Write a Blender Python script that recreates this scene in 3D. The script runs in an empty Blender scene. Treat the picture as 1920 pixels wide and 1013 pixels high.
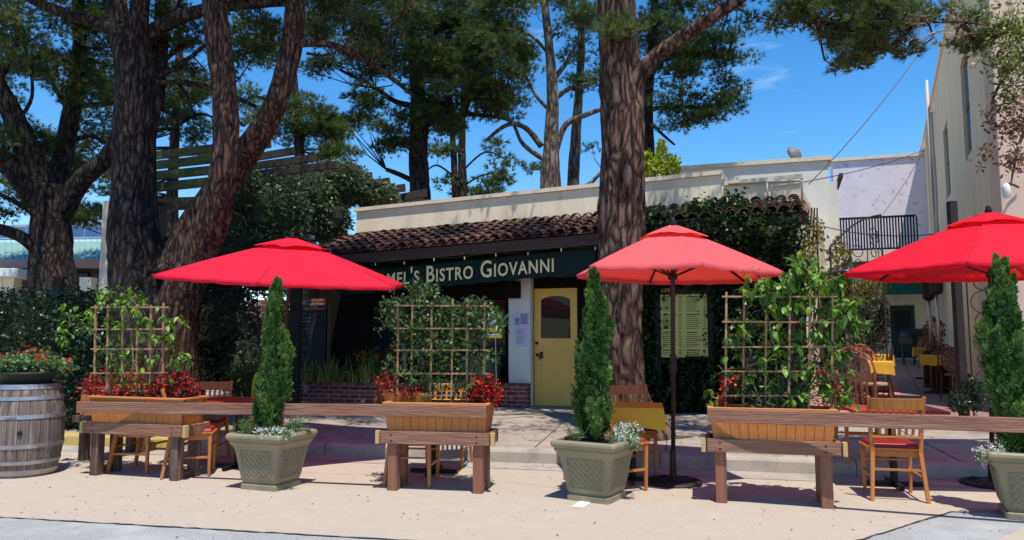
import bpy, math, random
import numpy as np
from mathutils import Vector, Matrix, noise
R = math.radians
rng = np.random.default_rng(7)
random.seed(7)
S = bpy.context.scene
col = S.collection

# ---------------------------------------------------------------- camera
EYE = 1.42
FPX = 1387.0
PITCH = math.atan(129.5 / FPX)
cam_d = bpy.data.cameras.new('camera')
cam_d.sensor_width = 36.0
cam_d.lens = FPX / 1920 * 36.0
cam_d.clip_start = 0.1
cam_d.clip_end = 2000
cam = bpy.data.objects.new('camera', cam_d)
cam.location = (0, 0, EYE)
cam.rotation_euler = (R(90) + PITCH, 0, 0)
col.objects.link(cam)
S.camera = cam

# ---------------------------------------------------------------- light
sun_dir = Vector((0.10, -0.35, 1.0)).normalized()      # towards the sun
SUN_EL = math.asin(sun_dir.z)
SUN_AZ = math.atan2(sun_dir.x, sun_dir.y)
sd = bpy.data.lights.new('sun', 'SUN')
sd.energy = 4.1
sd.angle = R(0.5)
sd.color = (1.0, 0.94, 0.83)
so = bpy.data.objects.new('sun', sd)
so.rotation_euler = sun_dir.to_track_quat('Z', 'Y').to_euler()
so.location = (0, 0, 30)
col.objects.link(so)
W = bpy.data.worlds.new('World')
S.world = W
W.use_nodes = True
wt = W.node_tree
wt.nodes.clear()
wo = wt.nodes.new('ShaderNodeOutputWorld')
wb = wt.nodes.new('ShaderNodeBackground')
wb.inputs['Strength'].default_value = 0.145
sky = wt.nodes.new('ShaderNodeTexSky')
sky.sky_type = 'NISHITA'
sky.sun_disc = False
sky.sun_elevation = SUN_EL
sky.sun_rotation = SUN_AZ
sky.altitude = 0
sky.air_density = 1.0
sky.dust_density = 0.0
sky.ozone_density = 3.5
hsv = wt.nodes.new('ShaderNodeHueSaturation')
hsv.inputs['Saturation'].default_value = 1.34
hsv.inputs['Value'].default_value = 1.0
wt.links.new(sky.outputs[0], hsv.inputs['Color'])
# faint high wisps of cloud
tc = wt.nodes.new('ShaderNodeTexCoord')
mp = wt.nodes.new('ShaderNodeMapping'); mp.inputs['Scale'].default_value = (3, 3, 16)
mp.inputs['Rotation'].default_value = (0, R(8), 0)
nz = wt.nodes.new('ShaderNodeTexNoise'); nz.inputs['Scale'].default_value = 1.7
nz.inputs['Detail'].default_value = 7; nz.inputs['Roughness'].default_value = .6
cr = wt.nodes.new('ShaderNodeValToRGB')
cr.color_ramp.elements[0].position = .63; cr.color_ramp.elements[0].color = (0, 0, 0, 1)
cr.color_ramp.elements[1].position = .80; cr.color_ramp.elements[1].color = (.22, .22, .22, 1)
mx = wt.nodes.new('ShaderNodeMix'); mx.data_type = 'RGBA'
mx.inputs['B'].default_value = (7.5, 8.2, 9.0, 1)
wt.links.new(tc.outputs['Generated'], mp.inputs['Vector'])
wt.links.new(mp.outputs[0], nz.inputs['Vector'])
wt.links.new(nz.outputs['Fac'], cr.inputs['Fac'])
wt.links.new(cr.outputs['Color'], mx.inputs['Factor'])
wt.links.new(hsv.outputs[0], mx.inputs['A'])
wt.links.new(mx.outputs['Result'], wb.inputs['Color'])
wt.links.new(wb.outputs[0], wo.inputs[0])
S.view_settings.view_transform = 'Standard'
S.view_settings.look = 'None'
S.view_settings.exposure = 0.5
S.view_settings.gamma = 1
S.render.resolution_x = 1024
S.render.resolution_y = 540
S.cycles.max_bounces = 6
S.cycles.transparent_max_bounces = 6

# ---------------------------------------------------------------- geometry of the place
CP, SP = math.cos(PITCH), math.sin(PITCH)
def ray(px, py):
    a = (px - 960) / FPX; b = (506.5 - py) / FPX
    return Vector((a, CP - b * SP, SP + b * CP))
def P(px, py, Y):                      # point seen at a photo pixel, Y metres away
    r = ray(px, py); t = Y / r.y
    return Vector((r.x * t, Y, EYE + r.z * t))
def G(px, py, z=0.0):                  # point seen at a pixel, at height z
    r = ray(px, py); t = (z - EYE) / r.z
    return Vector((r.x * t, r.y * t, z))
def hit(px, py, o, n):
    r = ray(px, py); c = Vector((0, 0, EYE))
    t = (o - c).dot(n) / r.dot(n)
    return c + r * t
A_F = R(18)
UF = Vector((math.cos(A_F), -math.sin(A_F), 0))     # along the facade, to the right
NF = Vector((-math.sin(A_F), -math.cos(A_F), 0))    # out of the facade, to the street
O_F = G(1008, 760, 0.27)
def FP(px, py, off=0.0): return hit(px, py, O_F + NF * off, NF)
def fz(px, py, off=0.0): return FP(px, py, off).z
A_K = R(13)
UK = Vector((math.cos(A_K), -math.sin(A_K), 0)); NK = Vector((math.sin(A_K), math.cos(A_K), 0))
K0 = Vector((-.07, 8.72, 0))
def sw(x, y):                          # height of the pavement behind the kerb
    d = (Vector((x, y, 0)) - K0).dot(NK)
    return 0.15 + 0.027 * max(d, 0) if d > 0 else 0.0
DW = Vector((math.sin(R(26.5)), math.cos(R(26.5)), 0))   # along the alley
WR0 = Vector((8.37, 12.3, 0))                            # near corner of the right hand building

# ---------------------------------------------------------------- object helpers
def tag(o, label=None, cat=None, group=None, kind=None):
    if label: o['label'] = label
    if cat: o['category'] = cat
    if group: o['group'] = group
    if kind: o['kind'] = kind
    return o
def thing(name, label, cat, loc=(0, 0, 0), rz=0, group=None):
    o = bpy.data.objects.new(name, None); col.objects.link(o)
    o.empty_display_size = .1
    o.location = loc; o.rotation_euler = (0, 0, rz)
    return tag(o, label, cat, group)
def dup(root, loc, rz, label, group=None):
    r = root.copy(); col.objects.link(r); r.location = loc; r.rotation_euler = (0, 0, rz); r['label'] = label
    if group: r['group'] = group
    for ch in list(root.children):
        c = ch.copy(); col.objects.link(c); c.parent = r
        for g in list(ch.children):
            d = g.copy(); col.objects.link(d); d.parent = c
    return r
def link(name, me, mat, parent=None, local=False):
    o = bpy.data.objects.new(name, me); col.objects.link(o)
    if mat: me.materials.append(mat)
    if parent is not None:
        o.parent = parent
        if not local:      # mesh coordinates are world coordinates
            pp = parent; off = Vector(pp.location)
            if pp.parent is not None: off = Vector((0, 0, 0))
            o.location = -off
    return o
class MB:
    def __init__(s): s.v = []; s.f = []
    def quad(s, a, b, c, d):
        n = len(s.v); s.v += [tuple(a), tuple(b), tuple(c), tuple(d)]; s.f.append((n, n+1, n+2, n+3))
    def poly(s, pts):
        n = len(s.v); s.v += [tuple(p) for p in pts]; s.f.append(tuple(range(n, n+len(pts))))
    def hexa(s, b, t):                 # bottom 4, top 4 (both counter clockwise from above)
        n = len(s.v); s.v += [tuple(p) for p in b] + [tuple(p) for p in t]
        s.f += [(n+3, n+2, n+1, n), (n+4, n+5, n+6, n+7)]
        for i in range(4):
            j = (i+1) % 4; s.f.append((n+i, n+j, n+4+j, n+4+i))
    def box(s, x0, x1, y0, y1, z0, z1, tp=0):
        s.hexa([(x0, y0, z0), (x1, y0, z0), (x1, y1, z0), (x0, y1, z0)],
               [(x0-tp, y0-tp, z1), (x1+tp, y0-tp, z1), (x1+tp, y1+tp, z1), (x0-tp, y1+tp, z1)])
    def obox(s, o, u, w, l, d, z0, z1):  # oriented box: from o along u (l) and w (d)
        o = Vector(o); a = [o, o+u*l, o+u*l+w*d, o+w*d]
        if u.cross(w).z < 0: a = a[::-1]
        s.hexa([(p.x, p.y, p.z+z0) for p in a], [(p.x, p.y, p.z+z1) for p in a])
    def bar(s, p0, p1, w, d, up=(0, 0, 1), w1=None, d1=None):
        p0 = Vector(p0); p1 = Vector(p1); z = (p1-p0).normalized(); up = Vector(up)
        x = z.cross(up)
        if x.length < 1e-4: x = z.cross(Vector((0, 1, 0)))
        x.normalize(); y = x.cross(z).normalized()
        w1 = w if w1 is None else w1; d1 = d if d1 is None else d1
        q = lambda p, a, b: [p-x*a-y*b, p+x*a-y*b, p+x*a+y*b, p-x*a+y*b]
        s.hexa(q(p0, w/2, d/2), q(p1, w1/2, d1/2))
    def tube(s, pts, rad, n=8, cap=True, closed=False):
        pts = [Vector(p) for p in pts]
        if not hasattr(rad, '__len__'): rad = [rad]*len(pts)
        m = len(pts); base = len(s.v)
        t = (pts[1]-pts[0]).normalized()
        x = t.cross(Vector((0, 0, 1)))
        if x.length < .05: x = t.cross(Vector((0, 1, 0)))
        x.normalize()
        for i in range(m):
            if closed: t = (pts[(i+1) % m]-pts[i-1])
            else: t = pts[min(i+1, m-1)]-pts[max(i-1, 0)]
            if t.length < 1e-9: t = Vector((0, 0, 1))
            t.normalize(); x = (x-t*x.dot(t))
            if x.length < 1e-6: x = t.orthogonal()
            x.normalize(); y = t.cross(x)
            for k in range(n):
                a = 2*math.pi*k/n
                p = pts[i]+(x*math.cos(a)+y*math.sin(a))*rad[i]
                s.v.append((p.x, p.y, p.z))
        for i in range(m if closed else m-1):
            for k in range(n):
                a = base+i*n+k; b = base+i*n+(k+1) % n
                j = (i+1) % m
                c = base+j*n+(k+1) % n; d = base+j*n+k
                s.f.append((a, b, c, d))
        if cap and not closed:
            s.f.append(tuple(base+k for k in range(n))[::-1])
            s.f.append(tuple(base+(m-1)*n+k for k in range(n)))
    def lathe(s, prof, n=24, c=(0, 0, 0)):
        base = len(s.v); m = len(prof)
        for r, z in prof:
            for k in range(n):
                a = 2*math.pi*k/n; s.v.append((c[0]+r*math.cos(a), c[1]+r*math.sin(a), c[2]+z))
        for i in range(m-1):
            for k in range(n):
                s.f.append((base+i*n+k, base+i*n+(k+1) % n, base+(i+1)*n+(k+1) % n, base+(i+1)*n+k))
        s.f.append(tuple(base+k for k in range(n))[::-1]); s.f.append(tuple(base+(m-1)*n+k for k in range(n)))
    def build(s, name, mat, parent=None, local=True, smooth=False, bevel=0):
        me = bpy.data.meshes.new(name); me.from_pydata(s.v, [], s.f); me.update()
        if smooth: me.shade_smooth()
        o = link(name, me, mat, parent, local)
        if bevel:
            b = o.modifiers.new('bevel', 'BEVEL'); b.width = bevel; b.segments = 2; b.limit_method = 'ANGLE'
            b.angle_limit = R(40)
        if smooth == 'auto':
            pass
        return o
def npmesh(name, V, k, mat, parent=None, rnd=None, local=False):
    """V: (N*k,3) vertices of N separate k-gons"""
    V = np.asarray(V, dtype=np.float32).reshape(-1, 3); N = len(V)//k
    me = bpy.data.meshes.new(name)
    me.vertices.add(len(V)); me.vertices.foreach_set('co', V.ravel())
    me.loops.add(len(V)); me.loops.foreach_set('vertex_index', np.arange(len(V), dtype=np.int32))
    me.polygons.add(N); me.polygons.foreach_set('loop_start', np.arange(0, len(V), k, dtype=np.int32))
    if rnd is not None:
        a = me.attributes.new('rnd', 'FLOAT', 'FACE'); a.data.foreach_set('value', np.asarray(rnd, dtype=np.float32))
    me.update(calc_edges=True)
    return link(name, me, mat, parent, local)

# ---------------------------------------------------------------- materials
def nt(name):
    m = bpy.data.materials.new(name); m.use_nodes = True
    t = m.node_tree; b = t.nodes['Principled BSDF']
    return m, t, b
def rgb(c): return (c[0], c[1], c[2], 1)
def M(name, c1, c2=None, scale=6, rough=.75, bump=.0, bscale=60, stretch=(1, 1, 1), metal=0, spec=.4, pos=(.35, .65), detail=6, c3=None, s3=1.3, p3=(.5, .7), brick=None):
    m, t, b = nt(name); L = t.links
    b.inputs['Roughness'].default_value = rough; b.inputs['Metallic'].default_value = metal
    b.inputs['Specular IOR Level'].default_value = spec
    b.inputs['Base Color'].default_value = rgb(c1)
    if c2 is None and not bump: return m
    tc = t.nodes.new('ShaderNodeTexCoord'); mp = t.nodes.new('ShaderNodeMapping'); mp.inputs['Scale'].default_value = stretch
    L.new(tc.outputs['Object'], mp.inputs['Vector'])
    if c2 is not None:
        n = t.nodes.new('ShaderNodeTexNoise'); n.inputs['Scale'].default_value = scale; n.inputs['Detail'].default_value = detail
        n.inputs['Roughness'].default_value = .68
        r = t.nodes.new('ShaderNodeValToRGB'); r.color_ramp.elements[0].position = pos[0]; r.color_ramp.elements[1].position = pos[1]
        r.color_ramp.elements[0].color = rgb(c1); r.color_ramp.elements[1].color = rgb(c2)
        L.new(mp.outputs[0], n.inputs['Vector']); L.new(n.outputs['Fac'], r.inputs['Fac'])
        out = r.outputs['Color']
        if c3 is not None:
            n3 = t.nodes.new('ShaderNodeTexNoise'); n3.inputs['Scale'].default_value = s3; n3.inputs['Detail'].default_value = 8
            r3 = t.nodes.new('ShaderNodeValToRGB'); r3.color_ramp.elements[0].position = p3[0]; r3.color_ramp.elements[1].position = p3[1]
            mx = t.nodes.new('ShaderNodeMix'); mx.data_type = 'RGBA'; mx.inputs['B'].default_value = rgb(c3)
            L.new(mp.outputs[0], n3.inputs['Vector']); L.new(n3.outputs['Fac'], r3.inputs['Fac'])
            L.new(r3.outputs['Color'], mx.inputs['Factor']); L.new(out, mx.inputs['A']); out = mx.outputs['Result']
        if brick:
            bt = t.nodes.new('ShaderNodeTexBrick'); sx = t.nodes.new('ShaderNodeSeparateXYZ'); cx = t.nodes.new('ShaderNodeCombineXYZ')
            L.new(tc.outputs['Object'], sx.inputs[0]); L.new(sx.outputs['X'], cx.inputs['X']); L.new(sx.outputs['Z'], cx.inputs['Y'])
            L.new(cx.outputs[0], bt.inputs['Vector'])
            bt.inputs['Scale'].default_value = 1; bt.inputs['Brick Width'].default_value = .21; bt.inputs['Row Height'].default_value = .075
            bt.inputs['Mortar Size'].default_value = .009; bt.inputs['Mortar'].default_value = rgb(brick)
            bt.inputs['Bias'].default_value = -.2
            L.new(out, bt.inputs['Color1']); bt.inputs['Color2'].default_value = (c1[0]*1.6, c1[1]*1.7, c1[2]*1.8, 1)
            out = bt.outputs['Color']
        L.new(out, b.inputs['Base Color'])
    if bump:
        n2 = t.nodes.new('ShaderNodeTexNoise'); n2.inputs['Scale'].default_value = bscale; n2.inputs['Detail'].default_value = 5
        bp = t.nodes.new('ShaderNodeBump'); bp.inputs['Strength'].default_value = bump; bp.inputs['Distance'].default_value = .02
        L.new(mp.outputs[0], n2.inputs['Vector']); L.new(n2.outputs['Fac'], bp.inputs['Height']); L.new(bp.outputs[0], b.inputs['Normal'])
    return m
def wood(name, c1, c2, along='x', scale=5, rough=.65, c3=None, bump=.35):
    st = {'x': (.6, 9, 9), 'y': (9, .6, 9), 'z': (9, 9, .6)}[along]
    return M(name, c1, c2, scale=scale, rough=rough, bump=bump, bscale=scale*2.2, stretch=st, pos=(.3, .7), c3=c3, s3=2.2, p3=(.52, .66))
def leafmat(name, stops, rough=.5, trans=.3, spec=.35, tcol=None):
    m, t, b = nt(name); L = t.links
    at = t.nodes.new('ShaderNodeAttribute'); at.attribute_name = 'rnd'
    r = t.nodes.new('ShaderNodeValToRGB'); e = r.color_ramp.elements
    while len(e) < len(stops): e.new(.5)
    for i, (p, c) in enumerate(stops): e[i].position = p; e[i].color = rgb(c)
    L.new(at.outputs['Fac'], r.inputs['Fac']); L.new(r.outputs['Color'], b.inputs['Base Color'])
    b.inputs['Roughness'].default_value = rough; b.inputs['Specular IOR Level'].default_value = spec
    if trans:
        tr = t.nodes.new('ShaderNodeBsdfTranslucent'); mx = t.nodes.new('ShaderNodeMixShader'); mx.inputs[0].default_value = trans
        g = t.nodes.new('ShaderNodeMix'); g.data_type = 'RGBA'; g.blend_type = 'MULTIPLY'; g.inputs['Factor'].default_value = 1
        g.inputs['B'].default_value = rgb(tcol or (1.3, 1.5, .6))
        L.new(r.outputs['Color'], g.inputs['A']); L.new(g.outputs['Result'], tr.inputs['Color'])
        L.new(b.outputs[0], mx.inputs[1]); L.new(tr.outputs[0], mx.inputs[2])
        L.new(mx.outputs[0], t.nodes['Material Output'].inputs['Surface'])
    return m
def barkmat(name, c1, c2, c3, vs=9):
    m, t, b = nt(name); L = t.links
    b.inputs['Roughness'].default_value = .9; b.inputs['Specular IOR Level'].default_value = .2
    tc = t.nodes.new('ShaderNodeTexCoord'); mp = t.nodes.new('ShaderNodeMapping'); mp.inputs['Scale'].default_value = (1, 1, .30)
    mp2 = t.nodes.new('ShaderNodeMapping'); mp2.inputs['Scale'].default_value = (1, 1, .10); L.new(tc.outputs['Object'], mp2.inputs['Vector'])
    nw = t.nodes.new('ShaderNodeTexNoise'); nw.inputs['Scale'].default_value = 4; nw.inputs['Detail'].default_value = 4
    ad = t.nodes.new('ShaderNodeMix'); ad.data_type = 'RGBA'; ad.blend_type = 'LINEAR_LIGHT'; ad.inputs['Factor'].default_value = .16
    L.new(tc.outputs['Object'], mp.inputs['Vector']); L.new(mp.outputs[0], nw.inputs['Vector'])
    L.new(mp.outputs[0], ad.inputs['A']); L.new(nw.outputs['Color'], ad.inputs['B'])
    v = t.nodes.new('ShaderNodeTexVoronoi'); v.feature = 'DISTANCE_TO_EDGE'; v.inputs['Scale'].default_value = vs
    L.new(ad.outputs['Result'], v.inputs['Vector'])
    n = t.nodes.new('ShaderNodeTexNoise'); n.inputs['Scale'].default_value = 22; n.inputs['Detail'].default_value = 8; n.inputs['Roughness'].default_value = .7
    L.new(mp2.outputs[0], n.inputs['Vector'])
    ma = t.nodes.new('ShaderNodeMath'); ma.operation = 'MULTIPLY_ADD'; ma.inputs[1].default_value = 1.15
    L.new(v.outputs['Distance'], ma.inputs[0]); L.new(n.outputs['Fac'], ma.inputs[2])
    r = t.nodes.new('ShaderNodeValToRGB'); e = r.color_ramp.elements; e.new(.5)
    for i, (p, c) in enumerate([(.44, c1), (.62, c2), (.86, c3)]): e[i].position = p; e[i].color = rgb(c)
    L.new(ma.outputs[0], r.inputs['Fac']); L.new(r.outputs['Color'], b.inputs['Base Color'])
    bp = t.nodes.new('ShaderNodeBump'); bp.inputs['Strength'].default_value = 1; bp.inputs['Distance'].default_value = .05
    L.new(ma.outputs[0], bp.inputs['Height']); L.new(bp.outputs[0], b.inputs['Normal'])
    return m
def fabric(name, c, trans=.35, tcol=None, rough=.8):
    m = M(name, c, (c[0]*.86, c[1]*.8, c[2]*.8), scale=3, rough=rough, bump=.6, bscale=4, spec=.2, pos=(.3, .8))
    t = m.node_tree; L = t.links; b = t.nodes['Principled BSDF']
    tr = t.nodes.new('ShaderNodeBsdfTranslucent'); tr.inputs['Color'].default_value = rgb(tcol or c)
    mx = t.nodes.new('ShaderNodeMixShader'); mx.inputs[0].default_value = trans
    L.new(b.outputs[0], mx.inputs[1]); L.new(tr.outputs[0], mx.inputs[2]); L.new(mx.outputs[0], t.nodes['Material Output'].inputs['Surface'])
    return m
def glassmat(name, tint=(.02, .022, .025), rough=.03):
    m, t, b = nt(name)
    b.inputs['Base Color'].default_value = rgb(tint); b.inputs['Roughness'].default_value = rough; b.inputs['Specular IOR Level'].default_value = .16
    return m

m_conc = M('beige_concrete', (.435, .368, .298), (.385, .322, .256), scale=4, rough=.9, bump=.10, bscale=75, pos=(.3, .75), c3=(.25, .205, .165), s3=26, p3=(.63, .74), spec=.2)
m_grey = M('grey_concrete', (.40, .36, .31), (.30, .275, .245), scale=3, rough=.9, bump=.3, bscale=60, c3=(.22, .21, .20), s3=4, p3=(.55, .75), spec=.2)
m_walk = M('pavement_concrete', (.37, .31, .255), (.27, .225, .19), scale=3.2, rough=.9, bump=.25, bscale=50, c3=(.17, .15, .13), s3=2.3, p3=(.55, .72), spec=.2)
m_asph = M('worn_asphalt', (.40, .395, .38), (.26, .255, .25), scale=60, rough=.92, bump=.5, bscale=160, c3=(.42, .415, .40), s3=3, p3=(.45, .7), spec=.2)
m_tilefl = M('terracotta_paving', (.30, .17, .13), (.22, .13, .105), scale=4, rough=.7, bump=.1, bscale=40)
m_redfl = M('red_terrace', (.52, .20, .15), (.42, .16, .12), scale=4, rough=.7)
m_earth = M('earth', (.10, .085, .07), (.05, .042, .035), scale=14, rough=.95, bump=.8, bscale=40, c3=(.2, .17, .14), s3=9, p3=(.6, .7))
m_soil = M('potting_soil', (.035, .025, .02), (.015, .011, .009), scale=40, rough=.95, bump=.8, bscale=90)
m_cream = M('cream_stucco', (.82, .71, .54), (.72, .62, .46), scale=2.5, rough=.9, stretch=(1, 1, .3), bump=.25, bscale=45, c3=(.46, .39, .30), s3=2.2, p3=(.54, .8), spec=.2)
m_creamcap = M('cream_coping', (.76, .64, .49), (.62, .52, .41), scale=7, rough=.85, bump=.15)
m_white = M('white_stucco', (.76, .75, .70), (.68, .67, .62), scale=2, rough=.9, bump=.2, bscale=40, c3=(.58, .57, .54), s3=1.2, p3=(.55, .9), spec=.2)
m_beige = M('beige_stucco', (.80, .60, .39), (.72, .54, .345), scale=1.6, rough=.9, bump=.25, bscale=40, stretch=(1.5, 1.5, .16), c3=(.60, .46, .31), s3=.9, p3=(.5, .9), spec=.2)
m_pink = M('pink_plaster', (.66, .49, .38), (.58, .43, .335), scale=3, rough=.9, bump=.15)
m_lav = M('weathered_lavender_wall', (.72, .66, .71), (.63, .58, .63), scale=2, rough=.95, c3=(.42, .385, .42), s3=4, p3=(.62, .68), spec=.1)
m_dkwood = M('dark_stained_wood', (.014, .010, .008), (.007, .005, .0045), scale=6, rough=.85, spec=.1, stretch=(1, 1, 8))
m_fascia = wood('brown_fascia', (.06, .03, .025), (.035, .018, .015))
m_green = fabric('green_canvas', (.003, .018, .016), trans=.05, rough=.6)
m_green2 = M('green_paint', (.006, .045, .035), (.01, .06, .045), scale=5, rough=.5)
m_yel = M('yellow_door_paint', (.80, .50, .10), (.72, .44, .085), scale=3, rough=.45, bump=.03, bscale=90)
m_brick = M('old_brick', (.20, .045, .035), (.11, .03, .026), scale=7, rough=.9, bump=.4, bscale=30, c3=(.5, .42, .38), s3=6, p3=(.6, .68), brick=(.28, .24, .21))
m_tile = M('clay_roof_tile', (.13, .058, .042), (.06, .03, .026), scale=3.5, rough=.85, bump=.4, bscale=40, c3=(.19, .10, .065), s3=2.6, p3=(.54, .72))
m_wood = wood('cedar_box_board', (.56, .215, .06), (.42, .145, .038), 'z', scale=4)
m_cap = wood('cedar_box_rim', (.58, .23, .07), (.46, .16, .045), 'x')
m_rail = wood('weathered_redwood_rail', (.30, .135, .078), (.18, .075, .046), 'x', scale=4, c3=(.30, .175, .115), bump=.6)
m_leg = wood('redwood_post', (.30, .125, .07), (.19, .07, .04), 'z', scale=4, c3=(.14, .07, .05), bump=.5)
m_legd = wood('old_dark_post', (.12, .065, .045), (.06, .035, .027), 'z', scale=4, c3=(.2, .14, .1), bump=.6)
m_block = wood('pale_end_grain', (.55, .38, .17), (.46, .30, .12), 'y')
m_trel = wood('raw_trellis_stake', (.44, .27, .12), (.27, .16, .075), 'z', scale=6)
m_chair = wood('varnished_chair_wood', (.52, .20, .045), (.40, .135, .028), 'z', scale=3, rough=.38, bump=.1)
m_cush = M('red_vinyl', (.30, .02, .018), (.24, .015, .014), rough=.4)
m_redtab = M('red_lacquer_tabletop', (.42, .055, .03), (.34, .04, .024), scale=3, rough=.3)
m_black = M('black_metal', (.012, .012, .013), rough=.45, metal=.3)
m_iron = M('wrought_iron', (.022, .019, .018), (.04, .03, .025), scale=20, rough=.6, metal=.3)
m_brown = M('bronze_pole', (.05, .028, .022), (.035, .02, .016), scale=10, rough=.45, metal=.4)
m_cloth = fabric('yellow_tablecloth', (.80, .45, .045), trans=.1)
m_rattan = M('brown_rattan', (.10, .045, .025), (.05, .022, .014), scale=60, rough=.5)
m_rattanr = M('red_rattan', (.33, .085, .045), (.24, .06, .03), scale=60, rough=.5)
m_weave = M('cream_weave', (.50, .40, .27), (.22, .10, .06), scale=45, rough=.6, pos=(.45, .55))
m_weaved = M('dark_weave', (.05, .022, .018), (.34, .25, .18), scale=55, rough=.6, pos=(.5, .62))
m_pot = M('taupe_planter_resin', (.275, .232, .142), (.23, .192, .115), scale=4, rough=.55, bump=.08, bscale=80, c3=(.17, .15, .10), s3=3, p3=(.55, .8))
m_barrel = wood('weathered_oak_stave', (.20, .15, .125), (.10, .07, .055), 'z', scale=3, c3=(.26, .21, .18), bump=.6)
m_hoop = M('galvanised_hoop', (.42, .42, .44), (.30, .29, .29), scale=9, rough=.45, metal=.7, c3=(.2, .12, .08), s3=7, p3=(.6, .72))
m_barkd = barkmat('dark_bark', (.005, .0035, .003), (.024, .016, .014), (.085, .060, .050), 13)
m_barkr = barkmat('reddish_bark', (.009, .005, .0045), (.048, .026, .019), (.155, .092, .066), 14)
m_barkp = barkmat('pine_plate_bark', (.010, .006, .005), (.070, .040, .029), (.22, .142, .104), 9)
m_dry = M('bleached_twig', (.42, .37, .27), (.25, .21, .15), scale=30, rough=.9)
m_barkg = barkmat('grey_bark', (.03, .022, .018), (.12, .09, .07), (.27, .22, .17), 7)
m_pipe = M('cream_pipe', (.55, .47, .37), (.46, .39, .31), scale=9, rough=.6)
m_wpaint = M('white_paint', (.74, .74, .72), (.6, .6, .58), scale=25, rough=.7)
m_glass = glassmat('dark_glass')
m_paper = M('paper', (.62, .62, .80), (.56, .56, .74), scale=20, rough=.7)
m_let = M('cream_lettering', (.88, .73, .38), rough=.6)
m_pole = M('dark_timber', (.035, .022, .017), (.018, .012, .01), scale=7, rough=.8, stretch=(6, 6, .6), bump=.5)
m_steel = M('brushed_steel', (.5, .5, .5), rough=.35, metal=.9)
g_pine = leafmat('pine_needles', [(0, (.014, .026, .010)), (.5, (.050, .078, .026)), (.8, (.125, .155, .05)), (1, (.28, .27, .12))], trans=.34)
g_pineb = leafmat('pale_pine_needles', [(0, (.022, .04, .016)), (.5, (.075, .11, .038)), (.82, (.16, .20, .065)), (1, (.30, .29, .13))], trans=.38)
g_twig = leafmat('dry_twigs', [(0, (.05, .035, .025)), (.6, (.16, .13, .09)), (1, (.33, .29, .2))], trans=0)
g_yel = leafmat('lime_foliage', [(0, (.08, .12, .01)), (.5, (.26, .30, .025)), (1, (.45, .45, .05))], trans=.3)
g_dark = leafmat('dark_glossy_leaves', [(0, (.006, .014, .007)), (.6, (.018, .036, .015)), (.9, (.045, .075, .03)), (1, (.10, .14, .07))], trans=.12, rough=.38)
g_bush = leafmat('grey_green_leaves', [(0, (.02, .035, .016)), (.55, (.07, .10, .045)), (.85, (.16, .20, .10)), (1, (.28, .32, .18))], trans=.2, rough=.45)
g_ivy = leafmat('ivy_leaves', [(0, (.008, .016, .006)), (.6, (.022, .045, .014)), (1, (.07, .11, .03))], trans=.25, rough=.45)
g_ivyy = leafmat('yellowing_vine_leaves', [(0, (.05, .06, .015)), (.5, (.17, .16, .04)), (1, (.33, .28, .07))], trans=.3)
g_cyp = leafmat('cypress_sprays', [(0, (.016, .044, .010)), (.5, (.056, .125, .026)), (.82, (.14, .24, .055)), (1, (.28, .36, .11))], trans=.22, rough=.6)
g_jas = leafmat('broad_vine_leaves', [(0, (.025, .065, .012)), (.4, (.07, .16, .022)), (.8, (.17, .31, .04)), (1, (.34, .46, .10))], trans=.35, rough=.42)
g_jasd = leafmat('small_vine_leaves', [(0, (.015, .035, .010)), (.5, (.045, .09, .022)), (.85, (.10, .17, .045)), (1, (.22, .30, .10))], trans=.25, rough=.35)
g_beg = leafmat('begonia_leaves', [(0, (.02, .04, .010)), (.22, (.03, .05, .012)), (.3, (.12, .014, .012)), (.65, (.38, .024, .022)), (1, (.80, .08, .08))], trans=.3, rough=.4, tcol=(1.3, .7, .6))
g_red = leafmat('red_petals', [(0, (.55, .015, .01)), (1, (.85, .05, .03))], trans=.25, tcol=(1.2, .8, .7))
g_whi = leafmat('white_petals', [(0, (.62, .62, .62)), (1, (.85, .85, .82))], trans=.25, tcol=(1, 1, 1))
g_grass = leafmat('strappy_grass', [(0, (.10, .15, .03)), (.6, (.32, .38, .09)), (1, (.65, .60, .26))], trans=.25)
g_herb = leafmat('herb_leaves', [(0, (.05, .10, .035)), (1, (.17, .28, .10))], trans=.25)
g_oak = leafmat('oak_leaves', [(0, (.05, .065, .02)), (.5, (.13, .16, .04)), (1, (.36, .36, .10))], trans=.3)
g_oakb = leafmat('brown_oak_leaves', [(0, (.05, .025, .02)), (.6, (.15, .08, .06)), (1, (.30, .17, .12))], trans=.3)
m_core = M('foliage_core_shade', (.010, .018, .008), (.018, .028, .012), scale=12, rough=.95, bump=.8, bscale=25)  # near-black green that paints the shade deep inside foliage

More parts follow.
